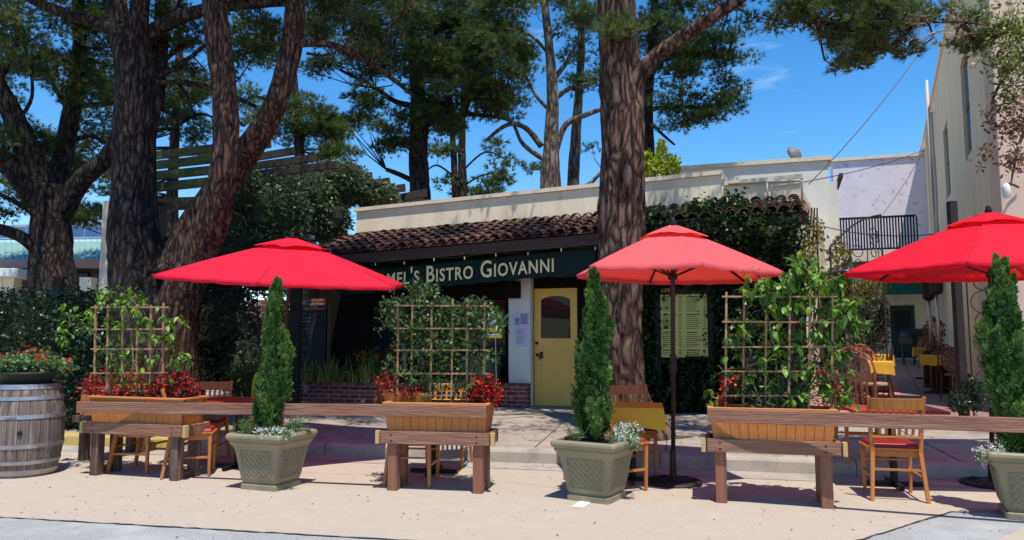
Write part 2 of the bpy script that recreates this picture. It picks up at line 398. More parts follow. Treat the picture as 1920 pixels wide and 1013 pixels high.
# ---------------------------------------------------------------- foliage generators
def unit(n):
    v = rng.normal(size=(n, 3)); return v/np.linalg.norm(v, axis=1, keepdims=True)
def nrm(v): return v/np.maximum(np.linalg.norm(v, axis=1, keepdims=True), 1e-9)
def needles(C, A, K, L, Wd, spread=1.0):
    """K thin blades from every point C, leaning along A"""
    C = np.repeat(C, K, 0); A = np.repeat(A, K, 0); n = len(C)
    d = nrm(A + unit(n)*spread); s = nrm(np.cross(d, unit(n)))
    l = L*(.6+.6*rng.random((n, 1)))
    V = np.stack([C - s*Wd/2, C + s*Wd/2, C + d*l], 1)
    return V.reshape(-1, 3)
def leaves(C, D, L, Wd, fold=.25, up=None):
    """one folded diamond leaf (2 triangles each side -> a quad) per point, pointing along D"""
    n = len(C); D = nrm(D); u = unit(n)
    if up is not None: u = nrm(u*up[0] + np.array([[0, 0, 1.0]])*up[1])
    s = nrm(np.cross(D, u)); N = np.cross(s, D)
    l = L*(.65+.6*rng.random((n, 1))); w = l*Wd
    V = np.stack([C, C+D*l*.45+s*w/2+N*w*fold, C+D*l, C+D*l*.45-s*w/2+N*w*fold], 1)
    return V.reshape(-1, 3)
def bigleaves(C, D, L, Wd, up=None):
    """broad leaf: two folded halves with a drooping tip, 4 quads"""
    n = len(C); D = nrm(D); u = unit(n)*.35 + np.array([[0, 0, 1.0]])
    s = nrm(np.cross(D, u)); N = np.cross(s, D)
    l = L*(.6+.6*rng.random((n, 1))); w = l*Wd
    a = C; m1 = C+D*l*.35+N*l*.04; m2 = C+D*l*.72; t = C+D*l-N*l*.12
    out = []
    for g in (1, -1):
        e1 = C+D*l*.30+s*g*w/2+N*w*.16; e2 = C+D*l*.68+s*g*w*.40+N*w*.08
        q1 = [a, e1, m1, a+D*l*.1]; q2 = [m1, e1, e2, m2]; q3 = [m2, e2, t, t-D*l*.02]
        if g < 0: q1 = q1[::-1]; q2 = q2[::-1]; q3 = q3[::-1]
        out += [np.stack(q, 1) for q in (q1, q2, q3)]
    return np.stack(out, 1).reshape(-1, 3)      # 6 quads per leaf
def sky_gap(C, sc, th, seed=0):
    return np.array([noise.noise(Vector((c[0]*sc+seed, c[1]*sc, c[2]*sc))) for c in C]) > th
def inblob(c, r, n, shell=.45):
    d = unit(n); q = (shell + (1-shell)*rng.random((n, 1)))**(1/2)
    return np.asarray(c)[None] + d*q*np.asarray(r)[None]
def blob(px, py, rx, ry, Y, rd=None):
    c = P(px, py, Y); k = Y/FPX
    return (np.array(c), np.array([rx*k, rd if rd else rx*k*.9, ry*k]))
def pine_crown(name, root, blobs, mat, clump=.34, dens=1.0, L=.15, Wd=.013, K=16, tufts=26, gap=-.12, twig_src=None, twigmb=None, seed=0):
    """foliage made of flattened sprays of needle tufts; returns clump centres"""
    VC = []; allc = []; rn = []
    for c, r in blobs:
        vol = (r[0]*r[1]*r[2])**(1/3)
        n = max(3, int(dens*6.0*(vol/clump)**2.1))
        cc = inblob(c, r, n, .15); cc = cc[sky_gap(cc, .9, gap, seed)]
        allc.append(cc)
    cc = np.concatenate(allc)
    n = len(cc)
    base = rng.random(n)
    T = np.repeat(cc, tufts, 0); b = np.repeat(base, tufts)
    off = unit(len(T))*np.array([[1, 1, .42]])*clump*(rng.random((len(T), 1))**.5)
    T = T+off; A = nrm(off+np.array([[0, 0, .35*clump]]))
    V = needles(T, A, K, L, Wd, .75)
    rnd = np.clip(np.repeat(b*.34+rng.random(len(T))*.44, K)+rng.random(len(T)*K)*.3-.04, 0, 1)
    o = npmesh(name, V, 3, mat, root, rnd)
    if twigmb is not None and twig_src is not None:
        src = [Vector(s) for s in twig_src]
        for c in cc[::2]:
            c = Vector(c); s = min(src, key=lambda q: (q-c).length+max(0, q.z-c.z)*.6)
            if (s-c).length > 2.4: continue
            mid = s.lerp(c, .5)+Vector((0, 0, -.08*(s-c).length))+Vector(unit(1)[0])*.12
            r0 = .012+.006*(s-c).length
            twigmb.tube([s, mid, c], [r0, r0*.7, .005], 4, cap=False)
    return cc
def leaf_crown(name, root, blobs, mat, n_per, L, Wd=.55, shell=.5, gap=None, big=False, dirf=None, seed=0, sc=1.5, local=False, droop=-.3):
    VC = []
    for (c, r), n in zip(blobs, n_per if hasattr(n_per, '__len__') else [n_per]*len(blobs)):
        C = inblob(c, r, n, shell)
        if gap is not None: C = C[sky_gap(C, sc, gap, seed)]
        VC.append(C)
    C = np.concatenate(VC)
    D = unit(len(C))+np.array([[0, 0, droop]])
    V = bigleaves(C, D, L, Wd) if big else leaves(C, D, L, Wd)
    k = 6 if big else 1
    rnd = np.repeat(np.clip(rng.random(len(C))*.8+.2*rng.random(len(C)), 0, 1), k)
    return npmesh(name, V, 4, mat, root, rnd, local)

def limb_pts(spec, sub=6):
    """spec: (px, py, Y, radius_px) -> smooth world polyline and radii"""
    p = [P(a, b, y) for a, b, y, r in spec]; r = [rr*y/FPX for a, b, y, rr in spec]
    out = []; ro = []
    n = len(p)
    for i in range(n-1):
        p0 = p[max(i-1, 0)]; p1 = p[i]; p2 = p[i+1]; p3 = p[min(i+2, n-1)]
        for k in range(sub):
            t = k/sub
            q = 0.5*((2*p1)+(p2-p0)*t+(2*p0-5*p1+4*p2-p3)*t*t+(3*p1-p0-3*p2+p3)*t**3)
            out.append(q); ro.append(r[i]+(r[i+1]-r[i])*t)
    out.append(p[-1]); ro.append(r[-1])
    return out, ro
def bark_tube(mb, pts, rad, n=28, step=.07, amp=.09, vs=(7, 1.6), seed=0):
    """trunk or limb with furrowed relief and knobs"""
    P2 = [pts[0]]; R2 = [rad[0]]
    for i in range(len(pts)-1):
        L = (pts[i+1]-pts[i]).length; k = max(1, int(L/step))
        for j in range(1, k+1):
            t = j/k; P2.append(pts[i].lerp(pts[i+1], t)); R2.append(rad[i]+(rad[i+1]-rad[i])*t)
    b0 = len(mb.v)
    mb.tube(P2, R2, n)
    acc = 0
    for i in range(len(P2)):
        if i: acc += (P2[i]-P2[i-1]).length
        r = R2[i]
        for k in range(n):
            a = 2*math.pi*k/n
            co = Vector((math.cos(a)*r*vs[0]*1.6, math.sin(a)*r*vs[0]*1.6, acc*vs[1]+seed))
            f = noise.noise(co)*.65+noise.noise(co*2.6)*.5
            g = noise.noise(Vector((math.cos(a)*.9, math.sin(a)*.9, acc*.9+seed*3)))
            k2 = noise.noise(Vector((math.cos(a)*2.2+seed, math.sin(a)*2.2, acc*2.3)))
            d = 1+amp*(-abs(f)*2.1+.4)+.14*g+.16*max(0, k2-.25)
            v = Vector(mb.v[b0+i*n+k]); v = P2[i]+(v-P2[i])*d
            mb.v[b0+i*n+k] = (v.x, v.y, v.z)
def twigs_from(mb, pts, rad, n, L, droop=.0, seed=1, r0=.012, depth=1):
    rr = random.Random(seed); tips = []
    for i in range(n):
        k = rr.randrange(len(pts)//5, len(pts)); p = pts[k]
        d = Vector(unit(1)[0]); d.z = abs(d.z)*.5-droop; d.normalize()
        l = L*(.4+.8*rr.random()); q = [p]
        for s in range(5):
            d = (d+Vector(unit(1)[0])*.28).normalized(); q.append(q[-1]+d*l/5)
        mb.tube(q, [r0*(1-.16*s) for s in range(6)], 4, cap=False)
        tips.append(q[-1])
        if depth:
            for s in (2, 3, 4):
                d2 = (Vector(unit(1)[0])+d*.6).normalized()
                e = [q[s], q[s]+d2*l*.2, q[s]+(d2+Vector(unit(1)[0])*.4)*l*.38]
                mb.tube(e, [r0*.5, r0*.4, r0*.2], 3, cap=False); tips.append(e[-1])
    return tips

# ================================================================ SETTING
gr = MB()
def sheet(name, pts, mat, z=0):
    m = MB(); m.poly([(p[0], p[1], z) for p in pts]); o = m.build(name, mat); tag(o, kind='structure'); return o
# beige parking apron, asphalt lane in front with its slanting joint
a0 = G(0, 970); a1 = G(700, 1010); ad = (a1-a0).normalized()
L0 = a0-ad*60; L1 = a0+ad*60
bk = Vector((-ad.y, ad.x, 0))
sheet('street', [L0-bk*200, L1-bk*200, L1+bk*600+Vector((300, 0, 0)), L0+bk*600-Vector((300, 0, 0))], m_asph, -.004)
# pavement apron: from the asphalt joint back to the kerb, cut by an asphalt patch at lower right
c1 = G(1612, 1013); c2 = G(1784, 960); e1 = G(1870, 1013); e2 = G(1925, 985)
far = lambda t, d: K0+UK*t+NK*d
c1b = c1+(c1-c2)*6
apron = [L0, a0, a1, a1+ad*1.2, c1b, c1, c2, c2+Vector((.25, .12, 0)), c2+UK*4, far(60, .02), far(-60, .02)]
sheet('parking_apron', [(p.x, p.y) for p in apron], m_conc, 0)
sheet('apron_patch', [(p.x, p.y) for p in (e1+(e1-e2)*8, e2, e2+UK*3, e1+(e1-e2)*8+UK*9)], m_conc, .0)
# dark joint lines / cracks of the apron
m_crack = M('bitumen_joint', (.035, .033, .032), (.07, .065, .06), scale=30, rough=.9)
def crack(name, pts, w=.012, z=.004, jit=.008):
    m = MB(); rr = random.Random(len(pts)*7+int(pts[0].x*10)); L = []
    for i in range(len(pts)-1):
        k = max(2, int((pts[i+1]-pts[i]).length/.07))
        for j in range(k): L.append(pts[i].lerp(pts[i+1], j/k))
    L.append(pts[-1]); prev = None
    for i, p in enumerate(L):
        d = (L[min(i+1, len(L)-1)]-L[max(i-1, 0)]).normalized(); n = Vector((-d.y, d.x, 0))
        c = p+n*rr.uniform(-jit, jit); ww = w*rr.uniform(.25, 1.1)/2
        cur = (c-n*ww, c+n*ww)
        if prev: m.quad(*[(q.x, q.y, z) for q in (prev[0], cur[0], cur[1], prev[1])])
        prev = cur
    return tag(m.build(name, m_crack), kind='structure')
crack('joint', [a0-ad*2, a1+ad*1.6], .022)
crack('joint', [c1+(c1-c2)*.6, c2, c2+Vector((.9, -.02, 0))], .024)
crack('crack', [G(500, 884), G(720, 893), G(960, 905), G(1200, 935)], .006, jit=.02)
crack('crack', [G(1580, 923), G(1730, 935), G(1800, 950)], .007, jit=.02)
pm = MB(); q = [G(1070, 951, .004), G(1094, 952, .004), G(1113, 938, .004), G(1090, 937, .004)]
pm.poly([(p.x, p.y, .004) for p in q]); tag(pm.build('parking_mark', m_wpaint), kind='structure')
# gutter strip, kerb, pavement
def kstrip(name, t0, t1, d0, d1, z0, z1, mat):
    m = MB(); n = max(1, int(abs(t1-t0)/2))
    for i in range(n):
        a = t0+(t1-t0)*i/n; b = t0+(t1-t0)*(i+1)/n
        A, B, C_, D = far(a, d0), far(b, d0), far(b, d1), far(a, d1)
        m.quad((A.x, A.y, z0), (B.x, B.y, z0), (C_.x, C_.y, z1), (D.x, D.y, z1))
    return tag(m.build(name, mat), kind='structure')
kstrip('gutter', -40, 40, -.42, -.005, .004, .004, m_grey)
def kerb(name, t0, t1, mat):
    m = MB(); prof = [(-.0, -.02), (.015, .115), (.035, .142), (.06, .151), (.165, .155), (.165, .0)]
    n = max(1, int((t1-t0)/2.0))
    for i in range(n):
        a = t0+(t1-t0)*i/n+.004; b = t0+(t1-t0)*(i+1)/n-.004
        for (d0, z0), (d1, z1) in zip(prof[:-1], prof[1:]):
            A, B, C_, D = far(a, d0), far(b, d0), far(b, d1), far(a, d1)
            m.quad((A.x, A.y, z0), (B.x, B.y, z0), (C_.x, C_.y, z1), (D.x, D.y, z1))
    return tag(m.build(name, mat), kind='structure')
m_ky = M('yellow_kerb_paint', (.50, .34, .05), (.36, .28, .12), scale=12, rough=.8, c3=(.35, .3, .22), s3=6)
kerb('kerb', -4.3, 34, m_grey); kerb('kerb_yellow', -7.3, -4.3, m_ky); kerb('kerb', -37.3, -7.3, m_grey)
m = MB()
for t0, t1 in ((-60, -10), (-10, 12), (12, 60)):
    A, B, C_, D = far(t0, .165), far(t1, .165), far(t1, 90), far(t0, 90)
    m.quad((A.x, A.y, .154), (B.x, B.y, .154), (C_.x, C_.y, .15+.027*90), (D.x, D.y, .15+.027*90))
tag(m.build('pavement', m_walk), kind='structure')
def zquad(name, pts, mat, lift=.004):
    m = MB(); m.poly([(p[0], p[1], sw(p[0], p[1])+lift) for p in pts]); return tag(m.build(name, mat), kind='structure')
# alley floor of clay paving with dark joints, from the gate to the far door
OA = Vector((4.9, 10.6, 0)); perp = Vector((DW.y, -DW.x, 0))
zquad('alley_floor', [OA-perp*.8, OA+perp*4.2, OA+perp*4.2+DW*26, OA-perp*.8+DW*26], m_tilefl)
zquad('terrace_floor', [OA-perp*.75+DW*1.2, OA+perp*.62+DW*.4, OA+perp*.62+DW*8, OA-perp*.75+DW*8], m_redfl, .008)
for k in range(7):
    o_ = OA+perp*(.95+k*.62)
    zquad('paving_joint', [o_, o_+perp*.018, o_+perp*.018+DW*25, o_+DW*25], m_crack, .0065)
for k in range(14):
    o_ = OA+perp*.66+DW*(1+k*1.3)
    zquad('paving_joint', [o_, o_+perp*3.6, o_+perp*3.6+DW*.016, o_+DW*.016], m_crack, .0067)
# pavement joints
for k in range(-6, 8):
    A = far(k*1.5+.3, .17)
    zquad('pavement_joint', [A, A+UK*.012, A+UK*.012+NK*5, A+NK*5], m_crack)
zquad('pavement_joint', [far(-12, 1.5), far(12, 1.5), far(12, 1.512), far(-12, 1.512)], m_crack, .0045)
tc_ = G(1240, 818, .2)
m = MB(); 
for i in range(28):
    a = 2*math.pi*i/28
    m.v.append((tc_.x-.1+.75*math.cos(a)*(1+.15*math.sin(3*a)), tc_.y+.35+.5*math.sin(a), sw(tc_.x, tc_.y)+.006))
m.f.append(tuple(range(28)))
tag(m.build('tree_pit', m_earth), kind='structure')

# ================================================================ RESTAURANT
C0 = O_F+UF*0
def Fp(t, off, z): p = O_F+UF*t+NF*off; return Vector((p.x, p.y, z))
def tF(px, py, off=0): return (FP(px, py, off)-O_F).dot(UF)
BLD = thing('restaurant', 'low cream restaurant with clay tile eave, dark green awning and yellow door', 'restaurant', tuple(O_F))
tL = tF(668, 430); tR = tF(1504, 400)
zt = [(668, 395), (1350, 325)]
# parapet: left stretch rises with the hill, right stretch a step lower
def wallstrip(m, t0, t1, off, zb, z0, z1, th=.25):
    a, b = Fp(t0, off, 0), Fp(t1, off, 0); c, d = Fp(t1, off-th, 0), Fp(t0, off-th, 0)
    B = [(a.x, a.y, zb), (b.x, b.y, zb), (c.x, c.y, zb), (d.x, d.y, zb)]
    T = [(a.x, a.y, z0), (b.x, b.y, z1), (c.x, c.y, z1), (d.x, d.y, z0)]
    m.hexa(B, T)
tS = tF(1352, 340)
zL = fz(668, 398); zR = fz(1352, 328)
m = MB(); wallstrip(m, tL, tS, 0, 2.5, zL, zR, .3)
zS0 = fz(1362, 346); zS1 = fz(1500, 333)
wallstrip(m, tS+.004, tR, -.12, 2.5, zS0, zS1, .3)
m.build('parapet', m_cream, BLD, local=False)
m = MB()
def cap(t0, t1, off, z0, z1, th, h=.07, o=.05):
    a, b = Fp(t0, off+o, 0), Fp(t1, off+o, 0); c, d = Fp(t1, off-th-o, 0), Fp(t0, off-th-o, 0)
    m.hexa([(a.x, a.y, z0), (b.x, b.y, z1), (c.x, c.y, z1), (d.x, d.y, z0)], [(a.x, a.y, z0+h), (b.x, b.y, z1+h), (c.x, c.y, z1+h), (d.x, d.y, z0+h)])
cap(tL-.04, tS+.04, 0, zL+.003, zR+.003, .3); cap(tS+.05, tR+.04, -.12, zS0+.003, zS1+.003, .3)
m.build('coping', m_creamcap, BLD, local=False)
# side walls going back
m = MB()
PR = Fp(tR, -.42, 0)
m.obox(PR, DW, -perp, 9.5, .28, .2, zS1-.02)
m.build('side_wall', m_cream, BLD, local=False); m = MB()
PL = Fp(tL, -.304, 0)
m.obox(PL, -NF, UF, 9, .3, .2, zL-.03)
m.build('side_wall', m_cream, BLD, local=False)
# conduit pipes on the right parapet
m = MB()
z = lambda px, py: FP(px, py, .0)
m.tube([z(1366, 345), z(1500, 338), z(1504, 345), z(1504, 375)], .02, 6); m.tube([z(1438, 341), z(1440, 380)], .016, 6)
m.tube([z(1446, 376), z(1447, 349), z(1502, 343)], .016, 6)
m.build('conduit', m_pipe, BLD, local=False, smooth=True)
# front wall under the eave: dark timber with openings
tWL = tF(575, 600); tDoorL = -0.06; tDoorR = tF(1084, 757)
zE = 2.9
m = MB()
def wallseg(t0, t1, z0, z1, off=0, th=.2): 
    m.obox(Fp(t0, off-th, 0), UF, NF, t1-t0, th, z0, z1)
dz0 = .27; dz1 = fz(1040, 541)
tCl = tF(960, 650); tCr = tF(1003, 650)
w0, w1 = tF(690, 640), tF(950, 640)
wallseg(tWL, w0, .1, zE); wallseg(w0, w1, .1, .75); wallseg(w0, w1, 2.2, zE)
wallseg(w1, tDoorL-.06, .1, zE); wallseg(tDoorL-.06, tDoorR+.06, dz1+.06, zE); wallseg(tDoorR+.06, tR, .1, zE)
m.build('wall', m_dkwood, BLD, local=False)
# window strip left of the door
wf = MB(); gl = MB()
for i in range(4):
    a = w0+(w1-w0)*i/3
    wf.obox(Fp(a-.04, -.15, 0), UF, NF, .08, .12, .75, 2.2)
wf.obox(Fp(w0, -.15, 0), UF, NF, w1-w0, .118, .75, .82); wf.obox(Fp(w0, -.15, 0), UF, NF, w1-w0, .118, 2.13, 2.2)
wf.obox(Fp(w0-.05, -.02, 0), UF, NF, w1-w0+.1, .10, .69, .746)
w_ = wf.build('window', m_dkwood, BLD, local=False)
a, b = Fp(w0, -.1, 0), Fp(w1, -.1, 0)
gl.quad((a.x, a.y, .75), (b.x, b.y, .75), (b.x, b.y, 2.2), (a.x, a.y, 2.2)); gl.build('pane', m_glass, w_, local=False)
# white column between window and door
m = MB(); m.obox(Fp(tCl, .0, 0), UF, NF, tCr-tCl-.02, .22, .2, 2.55)
m.build('column', m_white, BLD, local=False, bevel=.02)
m = MB(); m.obox(Fp(tCl-.02, .222, 0), UF, NF, .26, .16, 2.13, 2.42); m.build('bracket', m_dkwood, BLD, local=False, bevel=.01)
# door (two leaves of a stable door) with arched light
D = MB(); dw = tDoorR-tDoorL; dh = dz1-dz0
def Dp(x, z, off=.0): return Fp(tDoorL+x*dw, off, dz0+z*dh)
def slab(m, x0, x1, z0, z1, o0, o1):
    m.obox(Fp(tDoorL+x0*dw, o0, 0), UF, NF, (x1-x0)*dw, o1-o0, dz0+z0*dh, dz0+z1*dh)
slab(D, 0, 1, 0, .13, -.05, .0); slab(D, 0, .15, .13, .473, -.05, .0); slab(D, .85, 1, .13, .473, -.05, .0); slab(D, .15, .85, .43, .473, -.05, .0)
slab(D, .15, .85, .13, .43, -.05, -.02); slab(D, .2, .8, .16, .40, -.02, -.008)
slab(D, 0, 1, .482, .57, -.05, .0); slab(D, 0, .16, .57, 1, -.05, .0); slab(D, .84, 1, .57, 1, -.05, .0)
# arched head over the light
n = 12
for k in range(n):
    x0 = .16+.68*k/n; x1 = .16+.68*(k+1)/n; f = lambda x: .885+.05*math.sqrt(max(0, 1-((x-.5)/.36)**2))
    a, b, c, d = Dp(x0, f(x0)), Dp(x1, f(x1)), Dp(x1, 1), Dp(x0, 1)
    bk_ = -NF*.05
    D.hexa([a, b, b+bk_, a+bk_], [d, c, c+bk_, d+bk_])
slab(D, 0, 1, .470, .486, -.04, .018)
door = D.build('door', m_yel, BLD, local=False)
m = MB(); a, b = Dp(.14, .56, -.03), Dp(.86, .56, -.03); c, d = Dp(.86, .95, -.03), Dp(.14, .95, -.03); m.quad(a, b, c, d); m.build('pane', m_glass, door, local=False)
m = MB()
def disc(m, c, r, d, n=14):
    u = UF; v = Vector((0, 0, 1)); k = len(m.v)
    for o in (0, d):
        for i in range(n):
            a = 2*math.pi*i/n; q = c+u*r*math.cos(a)+v*r*math.sin(a)+NF*o; m.v.append(tuple(q))
    m.f.append(tuple(k+n+i for i in range(n)))
    for i in range(n): m.f.append((k+i, k+(i+1) % n, k+n+(i+1) % n, k+n+i))
disc(m, Dp(.07, .53), .028, .03); disc(m, Dp(.07, .53, .031), .018, .03); m.build('latch', m_brown, door, local=False)
m = MB(); m.obox(Fp(.06*dw, .001, 0), UF, NF, .055, .012, dz0+.40*dh, dz0+.455*dh); disc(m, Dp(.09, .43, .013), .026, .05)
m.bar(Dp(.1, .42, .02), Dp(.15, .385, .03), .01, .01); m.build('handle', m_brown, door, local=False)
m = MB()
m.obox(Fp(tDoorL-.06, -.06, 0), UF, NF, .058, .085, .2, dz1+.06); m.obox(Fp(tDoorR+.002, -.06, 0), UF, NF, .058, .085, .2, dz1+.06)
m.obox(Fp(tDoorL-.002, -.06, 0), UF, NF, dw+.004, .083, dz1+.004, dz1+.06); m.build('door_frame', m_dkwood, BLD, local=False)
m = MB(); m.obox(Fp(tDoorL-.1, -.06, 0), UF, NF, dw+.2, .3, .1, dz0-.012); m.build('threshold', m_grey, BLD, local=False)
# brick plinths
def brickbox(name, px0, px1, off, depth, z0, z1, parent):
    t0, t1 = tF(px0, 740, off), tF(px1, 740, off)
    m = MB(); m.box(0, t1-t0, -.0, depth, z0, z1)
    o = m.build(name, m_brick, parent); p = Fp(t0, off, 0)-O_F
    o.location = (p.x, p.y, -O_F.z); o.rotation_euler = (0, 0, -A_F); return o
brickbox('plinth', 938, 990, .36, .35, .1, .66, BLD)
brickbox('plinth', 700, 936, .02, -.0+.02, .1, .68, BLD)
brickbox('brick_pier', 458, 512, .1, .35, .1, 2.2, BLD)
brickbox('brick_pier', 545, 600, .1, .35, .1, 2.2, BLD)
# eave: rafters, gutter board, clay tiles
zt0 = lambda t: fz(668, 442, .0)+(t-tL)/(tF(1350, 372)-tL)*(fz(1350, 384)-fz(668, 442))      # top of the tiles at the wall
E1 = FP(612, 478, 1.25); E2 = FP(1118, 436, 1.25); te1, te2 = (E1-O_F).dot(UF), (E2-O_F).dot(UF)
ze = lambda t: E1.z+(t-te1)/(te2-te1)*(E2.z-E1.z)
tEL = tF(572, 470, 1.25); tER = tF(1512, 385, .9)
T = MB(); rr = random.Random(3)
pitch = .185; n = int((tER-tEL)/pitch)
for i in range(n):
    t = tEL+(i+.5)*pitch
    top_off = 0.02; z_top = zt0(t); z_bot = ze(t)
    if t < tL: 
        f = (tL-t)/(tL-tEL); z_top = z_top*(1-f)+(z_bot+.03)*f; top_off = .02+f*1.1
    if t > te2+.5:      # right of the pine the eave is higher and shorter
        z_bot = max(z_bot, zt0(t)-.42)
    row = 6
    for k in range(row):
        f0 = k/row; f1 = min(1, (k+1.25)/row)
        o0 = 1.33+(top_off-1.33)*f0; o1 = 1.33+(top_off-1.33)*f1
        zz0 = z_bot+(z_top-z_bot)*f0+.035+rr.uniform(-.012, .012); zz1 = z_bot+(z_top-z_bot)*f1+.0+rr.uniform(-.01, .01)
        r0 = .088; r1 = .068; tt = t+rr.uniform(-.012, .012); tw = rr.uniform(-.02, .02)
        b0 = len(T.v)
        for (o, zq, r, dt) in ((o0, zz0, r0, 0), (o1, zz1, r1, tw)):
            for j in range(7):
                a = math.pi*j/6
                for rad in (r, r-.014):
                    q = Fp(tt+dt+rad*math.cos(a), o, zq+rad*math.sin(a)*.85); T.v.append(tuple(q))
        for j in range(6):
            a = b0+j*2; b = b0+14+j*2
            T.f.append((a, a+2, b+2, b)); T.f.append((a+1, b+1, b+3, a+3)); T.f.append((a, a+1, a+3, a+2))
    # pan between the barrels
    q0, q1 = Fp(t+pitch*.5-.08, 1.33, z_bot-.005), Fp(t+pitch*.5+.08, 1.33, z_bot-.005)
    q2, q3 = Fp(t+pitch*.5+.08, top_off, z_top-.03), Fp(t+pitch*.5-.08, top_off, z_top-.03)
    T.quad(q0, q1, q2, q3)
T.build('tile_roof', m_tile, BLD, local=False)
m = MB()
k = 24
for i in range(k):
    t0 = tEL+(tER-tEL)*i/k; t1 = tEL+(tER-tEL)*(i+1)/k-.002
    a, b = Fp(t0, 1.26, 0), Fp(t1, 1.26, 0); c, d = Fp(t1, 1.20, 0), Fp(t0, 1.20, 0)
    za = ze(t0) if t0 < te2+.5 else max(ze(t0), zt0(t0)-.42); zb = ze(t1) if t1 < te2+.5 else max(ze(t1), zt0(t1)-.42)
    m.hexa([(a.x, a.y, za-.17), (b.x, b.y, zb-.17), (c.x, c.y, zb-.17), (d.x, d.y, za-.17)], [(a.x, a.y, za-.02), (b.x, b.y, zb-.02), (c.x, c.y, zb-.02), (d.x, d.y, za-.02)])
m.build('fascia', m_fascia, BLD, local=False)
m = MB()
for i in range(18):
    t = tEL+.3+(tER-tEL-.5)*i/17; zb = ze(t) if t < te2+.5 else max(ze(t), zt0(t)-.42)
    m.bar(Fp(t, 0, zt0(max(t, tL))-.16), Fp(t, 1.19, zb-.10), .07, .10)
m.build('rafter', m_fascia, BLD, local=False)
tM = tF(1118, 436, 1.25)
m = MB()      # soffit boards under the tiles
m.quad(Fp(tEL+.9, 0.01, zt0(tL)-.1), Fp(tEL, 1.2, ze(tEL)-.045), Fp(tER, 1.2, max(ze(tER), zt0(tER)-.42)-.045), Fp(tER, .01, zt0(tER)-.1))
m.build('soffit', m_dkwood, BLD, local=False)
# green canvas awning with the lettering
aw = MB(); N_ = 40
tA0, tA1 = tF(640, 520, 1.0), tF(1116, 500, 1.0)
zbA = lambda t: fz(668, 552, 1.0)+(t-tF(668, 552, 1.0))/(tF(1110, 512, 1.0)-tF(668, 552, 1.0))*(fz(1110, 512, 1.0)-fz(668, 552, 1.0))
ztA = lambda t: ze(t)-.12
pr = []
for i in range(N_+1):
    t = tA0+(tA1-tA0)*i/N_; s = .012*math.sin(i*1.7)
    pr.append([Fp(t, .72, ztA(t)), Fp(t, .86+s, (ztA(t)*.6+(zbA(t)+.40)*.4)), Fp(t, 1.0, zbA(t)+.40), Fp(t, 1.0+s*.3, zbA(t)+.012*math.cos(i*1.9))])
for i in range(N_):
    for j in range(3): aw.quad(pr[i][j+1], pr[i+1][j+1], pr[i+1][j], pr[i][j])
for e in (0, N_):
    q = pr[e]; b_ = Fp(tA0 if e == 0 else tA1, .02, ztA(tA0 if e == 0 else tA1)); b2 = Fp(tA0 if e == 0 else tA1, .02, q[3].z)
    aw.poly([b_, q[0], q[1], q[2], q[3], b2])
awn = aw.build('awning', m_green, BLD, local=False)
fr = MB()
fr.tube([Fp(tA0, .98, zbA(tA0)+.40), Fp(tA1, .98, zbA(tA1)+.40)], .014, 6)
fr.build('awning_bar', m_black, awn, local=False)
# lettering (drawn with small capitals, slab serifs added by hand)
def lettering(parent):
    cu = bpy.data.curves.new('lettering', 'FONT'); cu.body = "CARMEL'S BISTRO GIOVANNI"
    small = "armel's istro iovanni"
    cu.body = "Carmel's Bistro Giovanni"
    for i, ch in enumerate(cu.body):
        if ch.islower(): cu.body_format[i].use_small_caps = True
    cu.small_caps_scale = .76; cu.size = 1; cu.extrude = .004; cu.offset = .012; cu.space_character = 1.10; cu.resolution_u = 3
    tmp = bpy.data.objects.new('tmp', cu); col.objects.link(tmp)
    dg = bpy.context.evaluated_depsgraph_get(); me = bpy.data.meshes.new_from_object(tmp.evaluated_get(dg))
    bpy.data.objects.remove(tmp)
    co = np.empty(len(me.vertices)*3, dtype=np.float32); me.vertices.foreach_get('co', co); co = co.reshape(-1, 3)
    x0, x1 = co[:, 0].min(), co[:, 0].max()
    # the string runs from the hidden C to the last I
    PA = FP(672, 540, 1.03); PB = FP(1038, 509, 1.03)
    ta, tb = (PA-O_F).dot(UF), (PB-O_F).dot(UF); hs = .29/co[:, 1].max()
    out = np.empty_like(co)
    for i, (x, y, z_) in enumerate(co):
        f = (x-x0)/(x1-x0); t = ta+(tb-ta)*f; zb = PA.z+(PB.z-PA.z)*f
        y_ = y*hs
        # follow the fold of the canvas: lower part hangs, upper part leans back
        hang = zbA(t)+.16; zz = zb+y_
        off = 1.004
        q = Fp(t, off+.02+z_, zz); out[i] = q
    me.vertices.foreach_set('co', out.ravel()); me.update()
    me.materials.clear()
    link('lettering', me, m_let, parent, local=False)
lettering(awn)
# string of little bulbs under the eave
SL = thing('string_light', 'string of small clear bulbs hanging under the clay tile eave', 'string light', tuple(Fp(tEL, 1.28, 2.6)))
m = MB(); pts = []
for i in range(41):
    t = tEL+.2+(te2-tEL+.2)*i/40; pts.append(Fp(t, 1.29, ze(t)-.20-.03*abs(math.sin(i*math.pi/4*.5))))
m.tube(pts, .005, 4); m.build('cable', m_black, SL, local=False)
for i in range(1, 10):
    p = pts[i*4+1]
    m = MB(); m.lathe([(.005, 0), (.008, -.015), (.013, -.035), (.009, -.05), (.002, -.058)], 8, p); m.build('bulb', m_pipe, SL, local=False, smooth=True)
